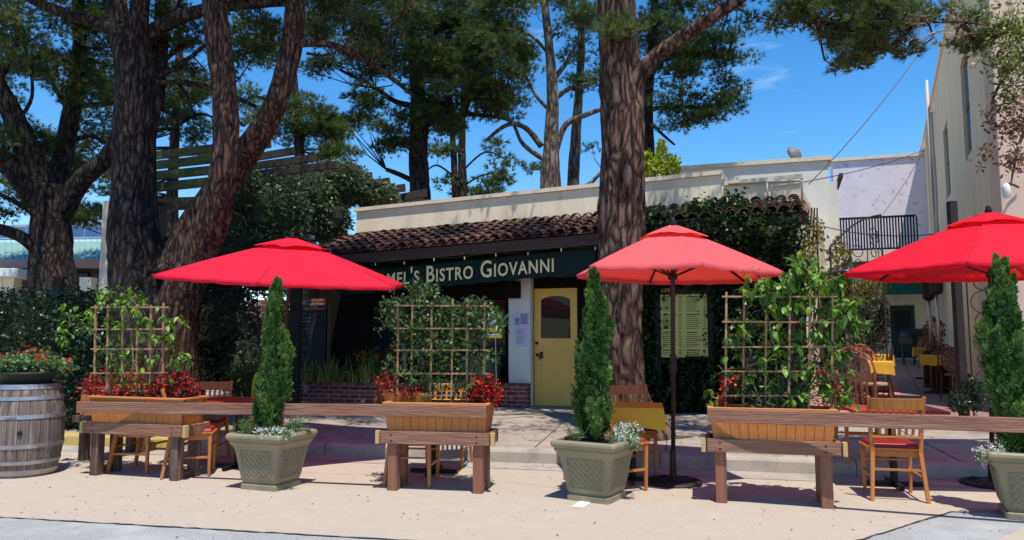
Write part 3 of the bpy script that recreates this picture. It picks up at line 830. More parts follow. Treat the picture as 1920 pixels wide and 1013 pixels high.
# posters on the column
def flat(name, px0, py0, px1, py1, off, mat, parent=None, th=.006):
    a = FP(px0, py1, off); b = FP(px1, py0, off); t0 = (a-O_F).dot(UF); t1 = (b-O_F).dot(UF)
    m = MB(); m.obox(Fp(t0, off-th, 0), UF, NF, t1-t0, th, a.z, b.z)
    return m.build(name, mat, parent, local=False)
m_pblue = M('blue_print', (.10, .28, .42), (.16, .36, .5), scale=20, rough=.7); m_ppur = M('purple_print', (.30, .24, .42), (.36, .3, .5), scale=30, rough=.7)
m_ink = M('ink', (.16, .15, .24), rough=.8)
pn = flat('notice', 963, 588, 991, 611, .236, m_paper); tag(pn, 'upper paper notice with blue and purple picture taped to white column', 'notice')
pc = flat('picture', 966, 596, 974, 609, .240, m_pblue, pn); flat('picture', 976, 589, 989, 608, .240, m_ppur, pn)
pn2 = flat('notice', 967, 614, 990, 650, .236, m_paper); tag(pn2, 'lower lavender paper notice with printed lines taped to white column', 'notice')
m = MB()
for k in range(9):
    a = FP(969, 619+k*3.1, .2385); w = .16*(.6+.4*random.random()); m.obox(a, UF, NF, w, .0015, 0, .006)
m.build('print', m_ink, pn2, local=False)

# ================================================================ MENU BOARD, WINDOW MENU, PIER ITEMS
m_menu = M('yellow_menu_sheet', (.52, .50, .13), (.46, .45, .12), scale=6, rough=.35); m_mink = M('menu_ink', (.09, .085, .035), rough=.8)
YM = P(1283, 700, 10.9)
OM = .5
def mp_(px, py): return FP(px, py, OM)
MN = thing('menu_board', 'dark framed menu board with yellow printed sheets under the faded red umbrella', 'menu board', tuple(Vector((mp_(1283, 800).x, mp_(1283, 800).y, .25))))
def fl(name, px0, py0, px1, py1, o0, o1, mat, parent, rnd_=0):
    a = mp_(px0, py1); b = mp_(px1, py0); t0 = (a-O_F).dot(UF); t1 = (b-O_F).dot(UF)
    m = MB(); m.obox(Fp(t0, o0, 0), UF, NF, t1-t0, o1-o0, a.z, b.z); return m.build(name, mat, parent, local=False)
fl('post', 1231, 545, 1237, 800, OM-.05, OM, m_pole, MN); fl('post', 1331, 540, 1337, 800, OM-.05, OM, m_pole, MN)
fl('header', 1237, 540, 1331, 552, OM-.04, OM-.002, m_pole, MN)
fl('back', 1237, 552, 1331, 672, OM-.04, OM-.012, m_pole, MN)
s1 = fl('menu_sheet', 1240, 552, 1282, 670, OM-.012, OM-.006, m_menu, MN); s2 = fl('menu_sheet', 1284, 551, 1328, 668, OM-.012, OM-.006, m_menu, MN)
for sh, x0, x1 in ((s1, 1243, 1279), (s2, 1287, 1325)):
    m = MB(); rr = random.Random(x0)
    for k in range(30):
        py = 558+k*3.7
        if k % 9 == 8: continue
        for xa, xb in ((x0, x0+(x1-x0)*rr.uniform(.45, .72)), (x1-6, x1-1)):
            a = FP(xa, py, OM-.005); b = FP(xb, py, OM-.005)
            hh = .011 if k % 9 else .02
            m.obox(a, UF, NF, (b-a).dot(UF), .001, 0, hh)
    m.build('print', m_mink, sh, local=False)
fl('label', 1240, 541, 1256, 549, OM-.002, OM+.002, M('orange_label', (.6, .22, .04), rough=.5), MN)
for k in range(7):
    pass
# chalkboard style menu left of the window
CB = thing('chalkboard', 'tall black chalkboard with dim white lines in worn wooden frame on brick wall', 'chalkboard', tuple(FP(560, 720, .5)))
def flo(name, px0, py0, px1, py1, o0, o1, mat, parent):
    a = FP(px0, py1, o1); b = FP(px1, py0, o1); t0 = (a-O_F).dot(UF); t1 = (b-O_F).dot(UF)
    m = MB(); m.obox(Fp(t0, o0, 0), UF, NF, t1-t0, o1-o0, a.z, b.z); return m.build(name, mat, parent, local=False)
bd = flo('board', 512, 580, 612, 712, .46, .50, M('slate', (.012, .012, .013), (.03, .03, .03), scale=9, rough=.6), CB)
m_frame = wood('worn_frame', (.10, .075, .055), (.05, .038, .03), 'z')
flo('frame', 505, 572, 612, 580, .46, .53, m_frame, CB); flo('frame', 612, 572, 619, 712, .46, .53, m_frame, CB); flo('frame', 505, 580, 512, 712, .46, .53, m_frame, CB)
m = MB(); rr = random.Random(5)
for k in range(17):
    py = 590+k*7
    a = FP(545+rr.uniform(-8, 6), py, .503); w = rr.uniform(.2, .42); m.obox(a, UF, NF, w, .002, 0, .012)
m.build('chalk_line', M('chalk', (.2, .21, .22), rough=.9), bd, local=False)
# narrow ladder trellis by the brick pier
LT = thing('ladder_trellis', 'thin grey leaning ladder trellis by the dark shrubs', 'trellis', tuple(FP(475, 740, .7)))
m = MB()
lp = lambda px, py: FP(px, py, .7)
m.bar(lp(456, 562), lp(478, 715), .03, .02); m.bar(lp(482, 560), lp(487, 712), .03, .02)
m_grw = M('grey_wood', (.16, .15, .17), (.1, .095, .1), scale=9, rough=.8)
m.build('stile', m_grw, LT, local=False)
m = MB()
for a, b, c in ((577, 448, 505), (597, 478, 508), (613, 480, 508), (632, 459, 500), (688, 472, 490)): m.bar(lp(a and b, a)-NF*.02, lp(c, a+1)-NF*.02, .02, .02)
m.build('rung', m_grw, LT, local=False)
# yellow sign on thin stake
YS = thing('stake_sign', 'small yellow sign on thin stake behind the middle trellis', 'sign', tuple(FP(930, 735, .9)))
def fl9(name, px0, py0, px1, py1, o0, o1, mat, parent):
    a = FP(px0, py1, o1); b = FP(px1, py0, o1); t0 = (a-O_F).dot(UF); t1 = (b-O_F).dot(UF)
    m = MB(); m.obox(Fp(t0, o0, 0), UF, NF, t1-t0, o1-o0, a.z, b.z); return m.build(name, mat, parent, local=False)
fl9('panel', 912, 585, 941, 634, .88, .90, M('yellow_sign', (.52, .46, .05), (.2, .3, .08), scale=4, rough=.5, pos=(.45, .6)), YS)
m = MB(); m.obox(FP(914, 629, .902), UF, NF, .19, .002, 0, .02); m.obox(FP(917, 608, .902), UF, NF, .13, .002, 0, .07); m.build('print', m_paper, YS, local=False)
m = MB(); m.tube([FP(929, 634, .89), FP(931, 745, .89)], .008, 6); m.build('stake', m_steel, YS, local=False)
TB = thing('litter_bin', 'dark green wheeled bin beside the white column', 'bin', tuple(FP(902, 745, .55)))
m = MB(); a = FP(902, 745, .55)
bx = lambda s, z: [Vector((a.x, a.y, z))+UF*s*i*.27+NF*s*j*.25 for i, j in ((-1, 1), (1, 1), (1, -1), (-1, -1))]
m.hexa(bx(.85, .27), bx(1, 1.05)); m.build('body', m_green2, TB, local=False, bevel=.02)
m = MB(); m.hexa(bx(1.07, 1.053), bx(.98, 1.12)); m.build('lid', m_green2, TB, local=False, bevel=.02)
# small floodlight above the eave's left end
FLt = thing('floodlight', 'small grey floodlight on curved arm above the left end of eave', 'floodlight', tuple(FP(560, 450, .9)))
m = MB(); m.tube([FP(522, 456, .9), FP(532, 446, .9), FP(550, 445, .9), FP(566, 447, .9)], .02, 8); m.build('arm', m_black, FLt, local=False, smooth=True)
m = MB(); a = FP(563, 449, .9); m.obox(Vector((a.x, a.y, 0))+NF*.05, UF, -NF, .24, .16, a.z-.01, a.z+.07); m.build('head', M('grey_lamp', (.2, .21, .22), rough=.5), FLt, local=False, bevel=.01)

# ================================================================ OTHER BUILDINGS
def wall_open(m, o, u, w, length, z0, z1, ops, th=.25):
    """wall sheet from o along u with openings [(s0,s1,za,zb)], reveals going w (inwards)"""
    ss = sorted({0, length} | {s for q in ops for s in q[:2]}); zz = sorted({z0, z1} | {z for q in ops for z in q[2:]})
    for i in range(len(ss)-1):
        for j in range(len(zz)-1):
            sm, zm = (ss[i]+ss[i+1])/2, (zz[j]+zz[j+1])/2
            if any(a < sm < b and c < zm < d for a, b, c, d in ops): continue
            a = o+u*ss[i]; b = o+u*ss[i+1]
            m.quad((a.x, a.y, zz[j]), (b.x, b.y, zz[j]), (b.x, b.y, zz[j+1]), (a.x, a.y, zz[j+1]))
    for s0, s1, za, zb in ops:
        a = o+u*s0; b = o+u*s1; c = b+w*th; d = a+w*th
        f = lambda p, z: (p.x, p.y, z)
        m.quad(f(a, za), f(b, za), f(c, za), f(d, za)); m.quad(f(a, zb), f(d, zb), f(c, zb), f(b, zb))
        m.quad(f(a, za), f(d, za), f(d, zb), f(a, zb)); m.quad(f(b, za), f(b, zb), f(c, zb), f(c, za))
# right hand building
RB = thing('stucco_building', 'tall beige stucco building with narrow windows running along the alley', 'building', tuple(WR0))
def sY(px): # distance along the wall where a pixel column meets it
    r = ray(px, 500); k = r.x/r.y
    return (k*WR0.y-WR0.x)/(DW.x-k*DW.y)
def wz(px, py):
    s = sY(px); p = WR0+DW*s; return P(px, py, p.y).z
ops = []
for px0, px1, pt, pb in ((1822, 1837, 104, 290), (1782, 1791, 236, 369), (1760.5, 1765.5, 298, 400), (1736, 1739.5, 378, 418)):
    s0, s1 = sY(px1), sY(px0); pm_ = (px0+px1)/2
    ops.append((s0, s1, wz(pm_, pb), wz(pm_, pt)))
ztop = 10.1
m = MB(); wall_open(m, WR0, DW, perp, 55, .2, ztop, ops, .3)
a = WR0; b = WR0+perp*9
m.quad((a.x, a.y, .1), (a.x, a.y, ztop), (b.x, b.y, ztop), (b.x, b.y, .1))
m.build('wall', m_beige, RB, local=False)
for s0, s1, za, zb in ops:
    m = MB(); o = WR0+perp*.08+DW*s0; m.obox(o, DW, perp, s1-s0, .05, za, zb); w_ = m.build('window', m_dkwood, RB, local=False)
    m = MB(); o = WR0+perp*.075; aa = o+DW*(s0+.08); bb = o+DW*(s1-.08); zm = (za+zb)/2
    m.quad((aa.x, aa.y, za+.08), (bb.x, bb.y, za+.08), (bb.x, bb.y, zm-.03), (aa.x, aa.y, zm-.03)); m.quad((aa.x, aa.y, zm+.03), (bb.x, bb.y, zm+.03), (bb.x, bb.y, zb-.08), (aa.x, aa.y, zb-.08))
    m.build('pane', m_glass, w_, local=False)
m = MB(); o = WR0-perp*.07-DW*.07; m.obox(o, DW, perp, 55.1, .5, ztop+.003, ztop+.12); m.build('coping', m_creamcap, RB, local=False)
m = MB()
for px, pt, pb in ((1762, 150, 520), (1768, 210, 520), (1742, 300, 520)):
    o = WR0+DW*sY(px)-perp*.10; m = MB(); m.tube([(o.x, o.y, 3.0), (o.x, o.y, wz(px, pt))], .05, 8); m.build('downpipe', m_pipe, RB, local=False, smooth=True)
m = MB()
for px in (1757, 1745, 1725): 
    o = WR0+DW*sY(px)-perp*.16; m = MB(); m.obox(o, DW, perp, .5, .16, .5, ztop-.4); m.build('buttress', m_beige, RB, local=False)
PK = thing('pink_building', 'pink plastered building edge rising beyond the right umbrella', 'building', tuple(P(1935, 700, 11.2)))
m = MB(); o = Vector((7.62, 11.3, 0)); m.obox(o, UF, -NF, 6, .6, .2, 7.5); m.obox(o-UF*.06+NF*.05, UF, -NF, .55, .5, .2, 7.45)
m.build('wall', m_pink, PK, local=False, bevel=.02)
m = MB(); m.obox(o-UF*.12+NF*.10, UF, -NF, 6, .75, 7.503, 7.65); m.build('coping', m_pink, PK, local=False)
# white building behind the restaurant
def zat(px, py, Y): return P(px, py, Y).z
WB = thing('white_building', 'plain white two storey building standing behind the restaurant roof', 'building', (5.5, 18, .5))
WBo = P(1556, 400, 17.3); WBo = Vector((WBo.x, WBo.y, 0))
m = MB(); zt_ = zat(1556, 301, WBo.y); zl_ = zt_-.05
m.obox(WBo, -UF, -NF, 3.6, 5.0, .2, zt_)
m.build('wall', m_white, WB, local=False)
m = MB(); m.obox(WBo+UF*.07+NF*.07, -UF, -NF, 3.74, 5.2, zt_+.003, zt_+.1); m.build('coping', m_creamcap, WB, local=False)
m = MB(); q = P(1573, 400, 19.4); q = Vector((q.x, q.y, 0)); m.obox(q, -UF, -NF, .55, 4, .2, zat(1566, 340, 19.4)); m.build('wing', m_white, WB, local=False)
m = MB(); q = q+UF*.05; m.bar((q.x, q.y-.1, zat(1566, 330, 19.4)), (q.x+.8, q.y+2.2, zat(1572, 352, 19.4)+.2), .1, .1); m.build('roof_edge', m_fascia, WB, local=False)
SD = thing('satellite_dish', 'grey satellite dish on top of the white building', 'satellite dish', (P(1490, 300, 17.9).x, 17.9, P(1490, 298, 17.9).z))
m = MB(); m.lathe([(.001, .12), (.10, .10), (.17, .05), (.21, 0), (.20, 0), (.16, .04), (.0, .10)], 20); o = m.build('dish', M('dish_grey', (.16, .17, .18), rough=.6), SD, smooth=True); o.rotation_euler = (R(70), 0, R(20)); o.location = (0, 0, .12)
m = MB(); m.tube([(0, 0, -.3), (0, .05, .12)], .02, 6); m.build('mast', m_steel, SD)
LV = thing('lavender_building', 'tall lavender grey wall closing the end of the alley', 'building', (16, 34, 0))
LVo = P(1565, 400, 33); LVo = Vector((LVo.x, LVo.y, 0))
m = MB(); m.obox(LVo, UF, -NF, 9, 1, .3, zat(1640, 304, 33)); m.build('wall', m_lav, LV, local=False)
m = MB(); m.obox(LVo-UF*.1+NF*.1, UF, -NF, 9.2, 1.2, zat(1640, 304, 33)+.003, zat(1640, 304, 33)+.14); m.build('coping', m_creamcap, LV, local=False)
# balcony house with the green door
YD = 27.0
DH = thing('alley_house', 'low cream house with green door, green awning and balcony at alley end', 'house', (14, YD, .6))
q0 = P(1576, 600, YD); q0 = Vector((q0.x, q0.y, 0))
HD = lambda px, py, off=0: hit(px, py, q0+NF*off, NF)
tH = lambda px, off=0: (HD(px, 600, off)-q0).dot(UF)
def Hb(m, px0, px1, pa, pb, o0, o1):
    a, b = tH(px0, o1), tH(px1, o1); m.obox(q0+UF*a+NF*o0, UF, NF, b-a, o1-o0, HD((px0+px1)/2, pb, o1).z, HD((px0+px1)/2, pa, o1).z)
m = MB(); m.obox(q0-NF*3, UF, NF, 5.4, 2.6, .3, HD(1650, 476).z); 
a, b = tH(1669), tH(1717); zd0, zd1 = HD(1690, 671).z, HD(1690, 572).z
wall_open(m, q0, UF, -NF, 5.4, .3, HD(1650, 476).z, [(a, b, zd0-.02, zd1)], .2)
m.build('wall', m_cream, DH, local=False)
m = MB(); m.obox(q0-NF*.15+UF*(a+.03), UF, NF, b-a-.06, .06, zd0, zd1-.03)
m.obox(q0-NF*.09+UF*(a+.15), UF, NF, b-a-.3, .02, zd0+.15, zd0+.8)
dr = m.build('door', m_green2, DH, local=False)
m = MB(); m.obox(q0-NF*.09+UF*(a+.15), UF, NF, b-a-.3, .012, zd0+.95, zd1-.2); m.build('pane', m_glass, dr, local=False)
m = MB(); m.obox(q0+UF*(b-.14)-NF*.07, UF, NF, .05, .05, zd0+.85, zd0+.9); m.build('handle', m_steel, dr, local=False)
m = MB(); Hb(m, 1574, 1730, 470, 489, 0.005, 1.0); m.build('balcony', m_creamcap, DH, local=False)
m = MB(); ta, tb = tH(1577, .95), tH(1727, .95); zb_, zt2 = HD(1650, 468, .95).z, HD(1650, 409, .95).z
nb = 27
for i in range(nb+1):
    t = ta+(tb-ta)*i/nb; c_ = q0+UF*t+NF*.9; m.obox(c_, UF, NF, .05, .03, zb_+.02, zt2)
m.obox(q0+UF*ta+NF*.88, UF, NF, tb-ta, .07, zt2, zt2+.07); m.obox(q0+UF*ta+NF*.88, UF, NF, tb-ta, .07, zb_, zb_+.06)
m.build('railing', m_black, DH, local=False)
m = MB(); ta, tb = tH(1582, 1.3), tH(1742, 1.3)
A_, B_ = q0+UF*ta, q0+UF*tb; z1_, z2_, z3_ = HD(1650, 497).z, HD(1660, 530, 1.4).z, HD(1660, 553, 1.4).z
for s0, s1 in ((0, .33), (.33, .66), (.66, 1)):
    l = A_.lerp(B_, s0); r_ = A_.lerp(B_, s1)
    m.quad((l.x, l.y, z1_), tuple(l+NF*1.4+Vector((0, 0, z2_))), tuple(r_+NF*1.4+Vector((0, 0, z2_))), (r_.x, r_.y, z1_))
    m.quad(tuple(l+NF*1.4+Vector((0, 0, z2_))), tuple(l+NF*1.41+Vector((0, 0, z3_))), tuple(r_+NF*1.41+Vector((0, 0, z3_))), tuple(r_+NF*1.4+Vector((0, 0, z2_))))
m_gr3 = fabric('faded_green_canvas', (.01, .13, .10), trans=.25)
m.build('awning', m_gr3, DH, local=False)
# left neighbour with copper green roof
LN = thing('neighbour_house', 'low brown house with pale green metal roof and solar panels beyond hedge', 'house', (-12, 19, .3))
YL = 19.0
m_gm = M('pale_green_metal', (.26, .43, .37), (.22, .36, .31), scale=3, rough=.5, metal=.2); m_sol = M('solar_panel', (.03, .045, .09), (.05, .06, .1), scale=2, rough=.15)
m_brw = wood('brown_siding', (.11, .055, .035), (.07, .035, .022), 'x')
m = MB()
A1, A2 = P(-60, 487, YL), P(240, 487, YL); B1, B2 = P(-60, 455, YL+2.2), P(240, 452, YL+2.2)
m.quad(A1, A2, B2, B1)
for i in range(27):
    f = i/26; a_, b_ = A1.lerp(A2, f), B1.lerp(B2, f); up = Vector((0, 0, .03)); m.bar(a_+up, b_+up, .03, .05)
m.build('roof', m_gm, LN, local=False)
C1, C2 = P(-60, 432, YL+4.2), P(240, 424, YL+4.2); up = Vector((0, 0, .06))
m = MB(); m.quad(B1+up, B2+up, C2+up, C1+up); m.build('solar_panel', m_sol, LN, local=False)
m = MB()
for i in range(12): 
    f = i/11; m.bar(B1.lerp(B2, f)+up*1.8, C1.lerp(C2, f)+up*1.8, .03, .03)
m.bar(B1+up*1.7, B2+up*1.7, .05, .05); m.bar(C1+up*1.7, C2+up*1.7, .06, .06); m.build('panel_frame', m_steel, LN, local=False)
m = MB(); m.hexa([A1-Vector((0, 0, .22)), A2-Vector((0, 0, .22)), A2+Vector((0, .1, -.22)), A1+Vector((0, .1, -.22))], [A1, A2, A2+Vector((0, .1, 0)), A1+Vector((0, .1, 0))])
m.build('fascia', M('mauve_fascia', (.24, .15, .13), rough=.6), LN, local=False)
m = MB(); a_ = P(-60, 500, YL+.9); b_ = P(240, 500, YL+.9); m.box(a_.x, b_.x, YL+.9, YL+4, .3, a_.z+.22)
m.build('wall', m_brw, LN, local=False)
for px in (140, 180, 215):
    m = MB(); a_ = P(px, 510, YL+.8); m.box(a_.x, a_.x+.35, YL+.80, YL+.89, 1.0, a_.z); w_ = m.build('window', m_glass, LN, local=False)
m = MB(); a_ = P(10, 510, YL-.5); m.box(a_.x-3, a_.x+.55, YL-.9, YL+.2, P(10, 519, YL-.9).z, P(10, 503, YL-.9).z); m.build('canopy', m_wpaint, LN, local=False, bevel=.02)
for px in (-2, 20, 163): 
    m = MB(); a_ = P(px, 540, YL-.5); m.box(a_.x-.14, a_.x+.14, YL-.6, YL-.3, .5, P(px, 520, YL-.6).z); m.build('pillar', m_cream, LN, local=False)
m = MB(); a_ = P(209, 500, 15.5); m.box(a_.x-.14, a_.x+.1, 15.3, 15.6, .4, P(209, 378, 15.4).z); m.build('chimney', m_cream, LN, local=False)
# glimpse of a parked car beyond the hedge
CR = thing('parked_car', 'silver car roof and windscreen glimpsed above the hedge at far left', 'car', (P(35, 600, 15).x, 15, .3))
m = MB(); x0 = -1.1
pr_ = [(-2.0, .55), (-2.0, .85), (-1.35, .98), (-.75, 1.40), (.45, 1.46), (1.2, 1.05), (2.0, .95), (2.1, .55)]
n_ = len(pr_)
for k_, y_ in enumerate((-.8, .8)):
    m.v += [(x, y_*(1 if z < 1 else .82), z) for x, z in pr_]
m.f.append(tuple(range(n_))); m.f.append(tuple(range(2*n_-1, n_-1, -1)))
for i in range(n_): j = (i+1) % n_; m.f.append((i, n_+i, n_+j, j))
m.build('body', M('silver_paint', (.5, .53, .56), rough=.25, metal=.5), CR, bevel=.05)
m = MB()
for y_ in (-.76, .76): m.quad((-1.15, y_, 1.02), (.95, y_, 1.05), (.35, y_*.9, 1.38), (-.68, y_*.9, 1.36))
m.build('window', m_glass, CR)
for x in (-1.3, 1.35):
    for y_ in (-.75, .75):
        m = MB(); m.tube([(x, y_-.1, .33), (x, y_+.1, .33)], .33, 18); m.build('wheel', m_black, CR)

# ================================================================ PERGOLA
PG = thing('pergola', 'mossy timber pergola beams rising behind the big tree trunks', 'pergola', tuple(P(400, 600, 12.6)))
m_moss = wood('mossy_beam', (.11, .11, .022), (.03, .035, .014), 'x', scale=4, c3=(.03, .025, .018))
m_beam = wood('dark_beam', (.05, .033, .025), (.02, .014, .011), 'x', scale=4)
m = MB()
for i, (x0, y0, x1, y1) in enumerate(((288, 292, 412, 277), (288, 309, 412, 297), (288, 328, 420, 317), (290, 350, 425, 338))):
    Y = 12.2-.35*i; m = MB(); m.bar(P(x0-60, y0+8, Y), P(x1, y1, Y-.3), .05, .14); m.build('beam', m_moss, PG, local=False, bevel=.008)
m = MB()
for i, (x0, y0, x1, y1) in enumerate(((410, 284, 508, 270), (440, 300, 553, 283), (470, 310, 592, 296), (500, 322, 632, 309))):
    Y = 14.4-.3*i; m = MB(); m.bar(P(x0-40, y0+8, Y), P(x1, y1, Y-.3), .05, .15); m.build('beam', m_beam, PG, local=False, bevel=.008)
for i, (x0, y0, x1, y1) in enumerate(((620, 340, 698, 330), (650, 352, 731, 340), (690, 360, 760, 352), (730, 374, 800, 362))):
    m = MB(); m.bar(P(x0-30, y0+6, 17), P(x1, y1, 16.8), .06, .18); m.build('beam', m_beam, PG, local=False, bevel=.008)
for A_, B_, w_, h_ in ((P(250, 378, 11), P(380, 392, 10.9), .08, .06), (P(270, 385, 13.4), P(548, 374, 13.6), .12, .22), (P(620, 365, 17.3), P(850, 392, 17.5), .12, .3)):
    m = MB(); m.bar(A_, B_, w_, h_); m.build('beam', m_beam, PG, local=False)
for px, py, Y in ((300, 390, 13.5), (560, 390, 13.5), (800, 395, 17.5)):
    m = MB(); a_ = P(px, py, Y); m.box(a_.x-.09, a_.x+.09, Y-.09, Y+.09, .2, a_.z); m.build('post', m_beam, PG, local=False)

# ================================================================ TREES
def tree(name, label, base, cat='tree', group=None): return thing(name, label, cat, tuple(base), 0, group)
def trunk(root, mat, limbs, branches=(), n=28, amp=.09, seed=0):
    mb = MB(); cl = []
    for i, L in enumerate(limbs):
        p, r = limb_pts(L); bark_tube(mb, p, r, n, seed=seed+i*5, amp=amp); cl += p
    br = MB()
    for L in branches:
        p, r = limb_pts(L, 5); bark_tube(br, p, r, 10, step=.12, amp=.06, seed=seed+3); cl += p
    tr = mb.build('trunk', mat, root, local=False, smooth=True)
    return tr, br, cl
def finish(root, br, mat):
    if br.v: br.build('branch', mat, root, local=False, smooth=True)

# --- tree A : dark spreading tree at far left
TA = tree('spreading_pine', 'dark spreading pine with low forked limbs behind the hedge at far left', (P(95, 650, 12.2).x, 12.2, .2))
tr, br, cl = trunk(TA, m_barkd, [
    [(110, 720, 12.2, 50.4), (102, 560, 12.2, 43.7), (95, 480, 12.2, 35.3), (97, 400, 12.2, 31.9), (100, 350, 12.2, 35.3)],
    [(96, 400, 12.2, 25.2), (65, 310, 12, 22.7), (25, 220, 11.8, 18.5), (-10, 150, 11.6, 15.1), (-60, 60, 11.5, 11.8)],
    [(88, 400, 12.2, 25.2), (30, 320, 12, 21.8), (-30, 285, 11.8, 18.5), (-90, 250, 11.5, 15.1)],
    [(115, 400, 12.2, 20.2), (150, 340, 12.1, 17.6), (200, 295, 12, 15.1), (225, 240, 12, 11.8), (235, 180, 12, 8.4)],
    [(105, 370, 12.4, 20.2), (118, 290, 12.6, 17.6), (132, 220, 12.7, 15.1), (146, 140, 12.8, 14.3), (150, 60, 12.8, 11.8), (140, -60, 12.8, 10.1)],
    [(110, 530, 12.1, 18.5), (70, 470, 12.0, 12.6), (30, 440, 11.9, 10.9), (-40, 420, 11.8, 9.2)]],
    [[(95, 420, 12, 7.6), (40, 385, 11.9, 5.0), (0, 365, 11.8, 4.2), (-40, 350, 11.8, 3.4)],
     [(130, 210, 12.7, 5.0), (100, 160, 12.6, 4.2), (85, 130, 12.6, 2.5)],
     [(135, 200, 12.7, 5.9), (190, 195, 12.6, 5.0), (230, 188, 12.5, 3.4)],
     [(135, 265, 12.6, 5.0), (170, 255, 12.6, 4.2), (210, 275, 12.5, 3.4)],
     [(30, 230, 11.8, 4.2), (60, 180, 11.8, 3.4), (50, 100, 11.8, 2.5), (20, 20, 11.8, 2.5)],
     [(-5, 160, 11.7, 5.9), (30, 80, 11.6, 4.2), (25, 20, 11.5, 3.4), (0, -30, 11.5, 2.5)]], seed=1)
bl = [blob(40, 60, 110, 80, 11.6, 1.2), blob(60, 150, 80, 60, 11.8, 1), blob(-10, 220, 60, 90, 11.5, 1), blob(40, 260, 50, 40, 12, .8), blob(120, 330, 60, 40, 13, .7),
      blob(180, 210, 50, 60, 12.8, .8), blob(0, 370, 60, 40, 11.6, .8), blob(200, 60, 60, 60, 13, 1), blob(60, -120, 260, 130, 11.8, 2.2), blob(175, 130, 30, 60, 13, .7)]
pine_crown('crown', TA, bl, g_pine, clump=.27, dens=1.0, L=.105, Wd=.009, tufts=34, K=15, gap=-.05, twig_src=cl, twigmb=br, seed=3)
finish(TA, br, m_barkd)
# --- tree B : big grey trunk
TBg = tree('grey_pine', 'big dark grey pine trunk forking high above the left trellis', (P(265, 700, 10.6).x, 10.6, .2))
tr, br, cl = trunk(TBg, m_barkd, [
    [(290, 760, 10.6, 88), (280, 600, 10.6, 66), (262, 500, 10.6, 50), (251, 430, 10.6, 44), (252, 350, 10.6, 37), (252, 270, 10.6, 35), (258, 180, 10.6, 42), (253, 110, 10.6, 37), (240, 60, 10.6, 33)],
    [(238, 80, 10.6, 26), (222, 30, 10.6, 18), (212, -50, 10.6, 16)],
    [(258, 90, 10.5, 22), (262, 30, 10.4, 18), (268, -50, 10.3, 16)],
    [(270, 75, 10.6, 16), (305, 48, 10.5, 14), (350, 28, 10.4, 13), (420, 12, 10.3, 11), (540, 2, 10.2, 9)],
    [(232, 70, 10.6, 14), (185, 45, 10.5, 11), (130, 28, 10.4, 10), (70, 5, 10.3, 9), (20, -25, 10.2, 8)],
    [(285, 200, 10.8, 22), (295, 130, 10.9, 16), (302, 60, 11, 13), (308, -50, 11, 12)]],
    [[(285, 150, 10.7, 7), (340, 120, 10.6, 5), (385, 85, 10.6, 3)], [(290, 155, 10.6, 5), (350, 155, 10.5, 5), (410, 170, 10.5, 5), (480, 200, 10.4, 3)],
     [(290, 130, 11, 5), (330, 95, 11, 4), (370, 70, 11, 3)], [(330, 150, 10.6, 4), (350, 180, 10.6, 3), (368, 225, 10.6, 2)],
     [(300, 60, 10.6, 6), (325, 20, 10.6, 4), (350, -20, 10.6, 4)]], n=36, amp=.10, seed=20)
twigs_from(br, [P(350, 160, 10.5), P(360, 140, 10.5), P(345, 110, 10.6), P(370, 120, 10.5), P(400, 160, 10.5), P(330, 90, 10.9)], None, 10, .5, .2, seed=4)
bl = [blob(345, 60, 55, 50, 11.2, .8), blob(480, 60, 70, 40, 10.6, .7), blob(470, 130, 55, 60, 11, .8), blob(340, 110, 40, 40, 11.5, .6), blob(250, -150, 330, 110, 10.8, 2.5), (np.array([-5.2, 9.2, 7.7]), np.array([2.4, 1.2, .8])), (np.array([-7.8, 9.4, 7.8]), np.array([1.6, 1.2, .8])), blob(100, 0, 90, 30, 10.4, .8)]
pine_crown('crown', TBg, bl, g_pine, clump=.24, dens=.7, L=.105, Wd=.009, tufts=32, K=15, gap=.0, twig_src=cl, twigmb=br, seed=8)
finish(TBg, br, m_barkd)
# --- tree C : twin reddish trunks
TC = tree('twin_red_pine', 'pine with two reddish bark trunks curving up beside the big grey trunk', (P(330, 700, 10.1).x, 10.1, .2))
tr, br, cl = trunk(TC, m_barkr, [
    [(322, 720, 10.3, 50), (330, 590, 10.2, 37), (354, 520, 10.1, 34), (382, 460, 10.0, 32), (402, 400, 9.9, 30), (418, 320, 9.8, 24), (424, 240, 9.8, 24), (419, 150, 9.8, 23), (408, 60, 9.8, 24), (396, -60, 9.8, 22)],
    [(330, 520, 10.4, 38), (360, 440, 10.5, 32), (402, 370, 10.5, 28), (450, 300, 10.4, 26), (490, 245, 10.3, 23), (520, 185, 10.2, 21), (541, 110, 10.2, 20), (552, 30, 10.1, 19), (556, -60, 10.1, 18)]],
    [[(555, 82, 10.1, 8), (610, 82, 10.2, 7), (660, 98, 10.4, 6.5), (700, 122, 10.6, 6), (745, 155, 10.8, 4.5), (775, 180, 11, 3)],
     [(575, 100, 10.1, 3), (605, 104, 10.1, 2.5), (630, 98, 10.1, 2)]], n=32, amp=.10, seed=40)
bl = [blob(600, 30, 55, 35, 10.4, .9), blob(690, 60, 60, 50, 10.8, 1), blob(430, -170, 300, 100, 10.5, 2.3), (np.array([-2.4, 9.3, 7.5]), np.array([1.8, 1.2, .8])), (np.array([-1.2, 10.6, 7.9]), np.array([2.2, 1.4, .9])), blob(640, -70, 180, 70, 10.5, 1.6)]
pine_crown('crown', TC, bl, g_pine, clump=.27, dens=.9, L=.105, Wd=.009, tufts=32, K=15, gap=-.05, twig_src=cl, twigmb=br, seed=14)
finish(TC, br, m_barkr)
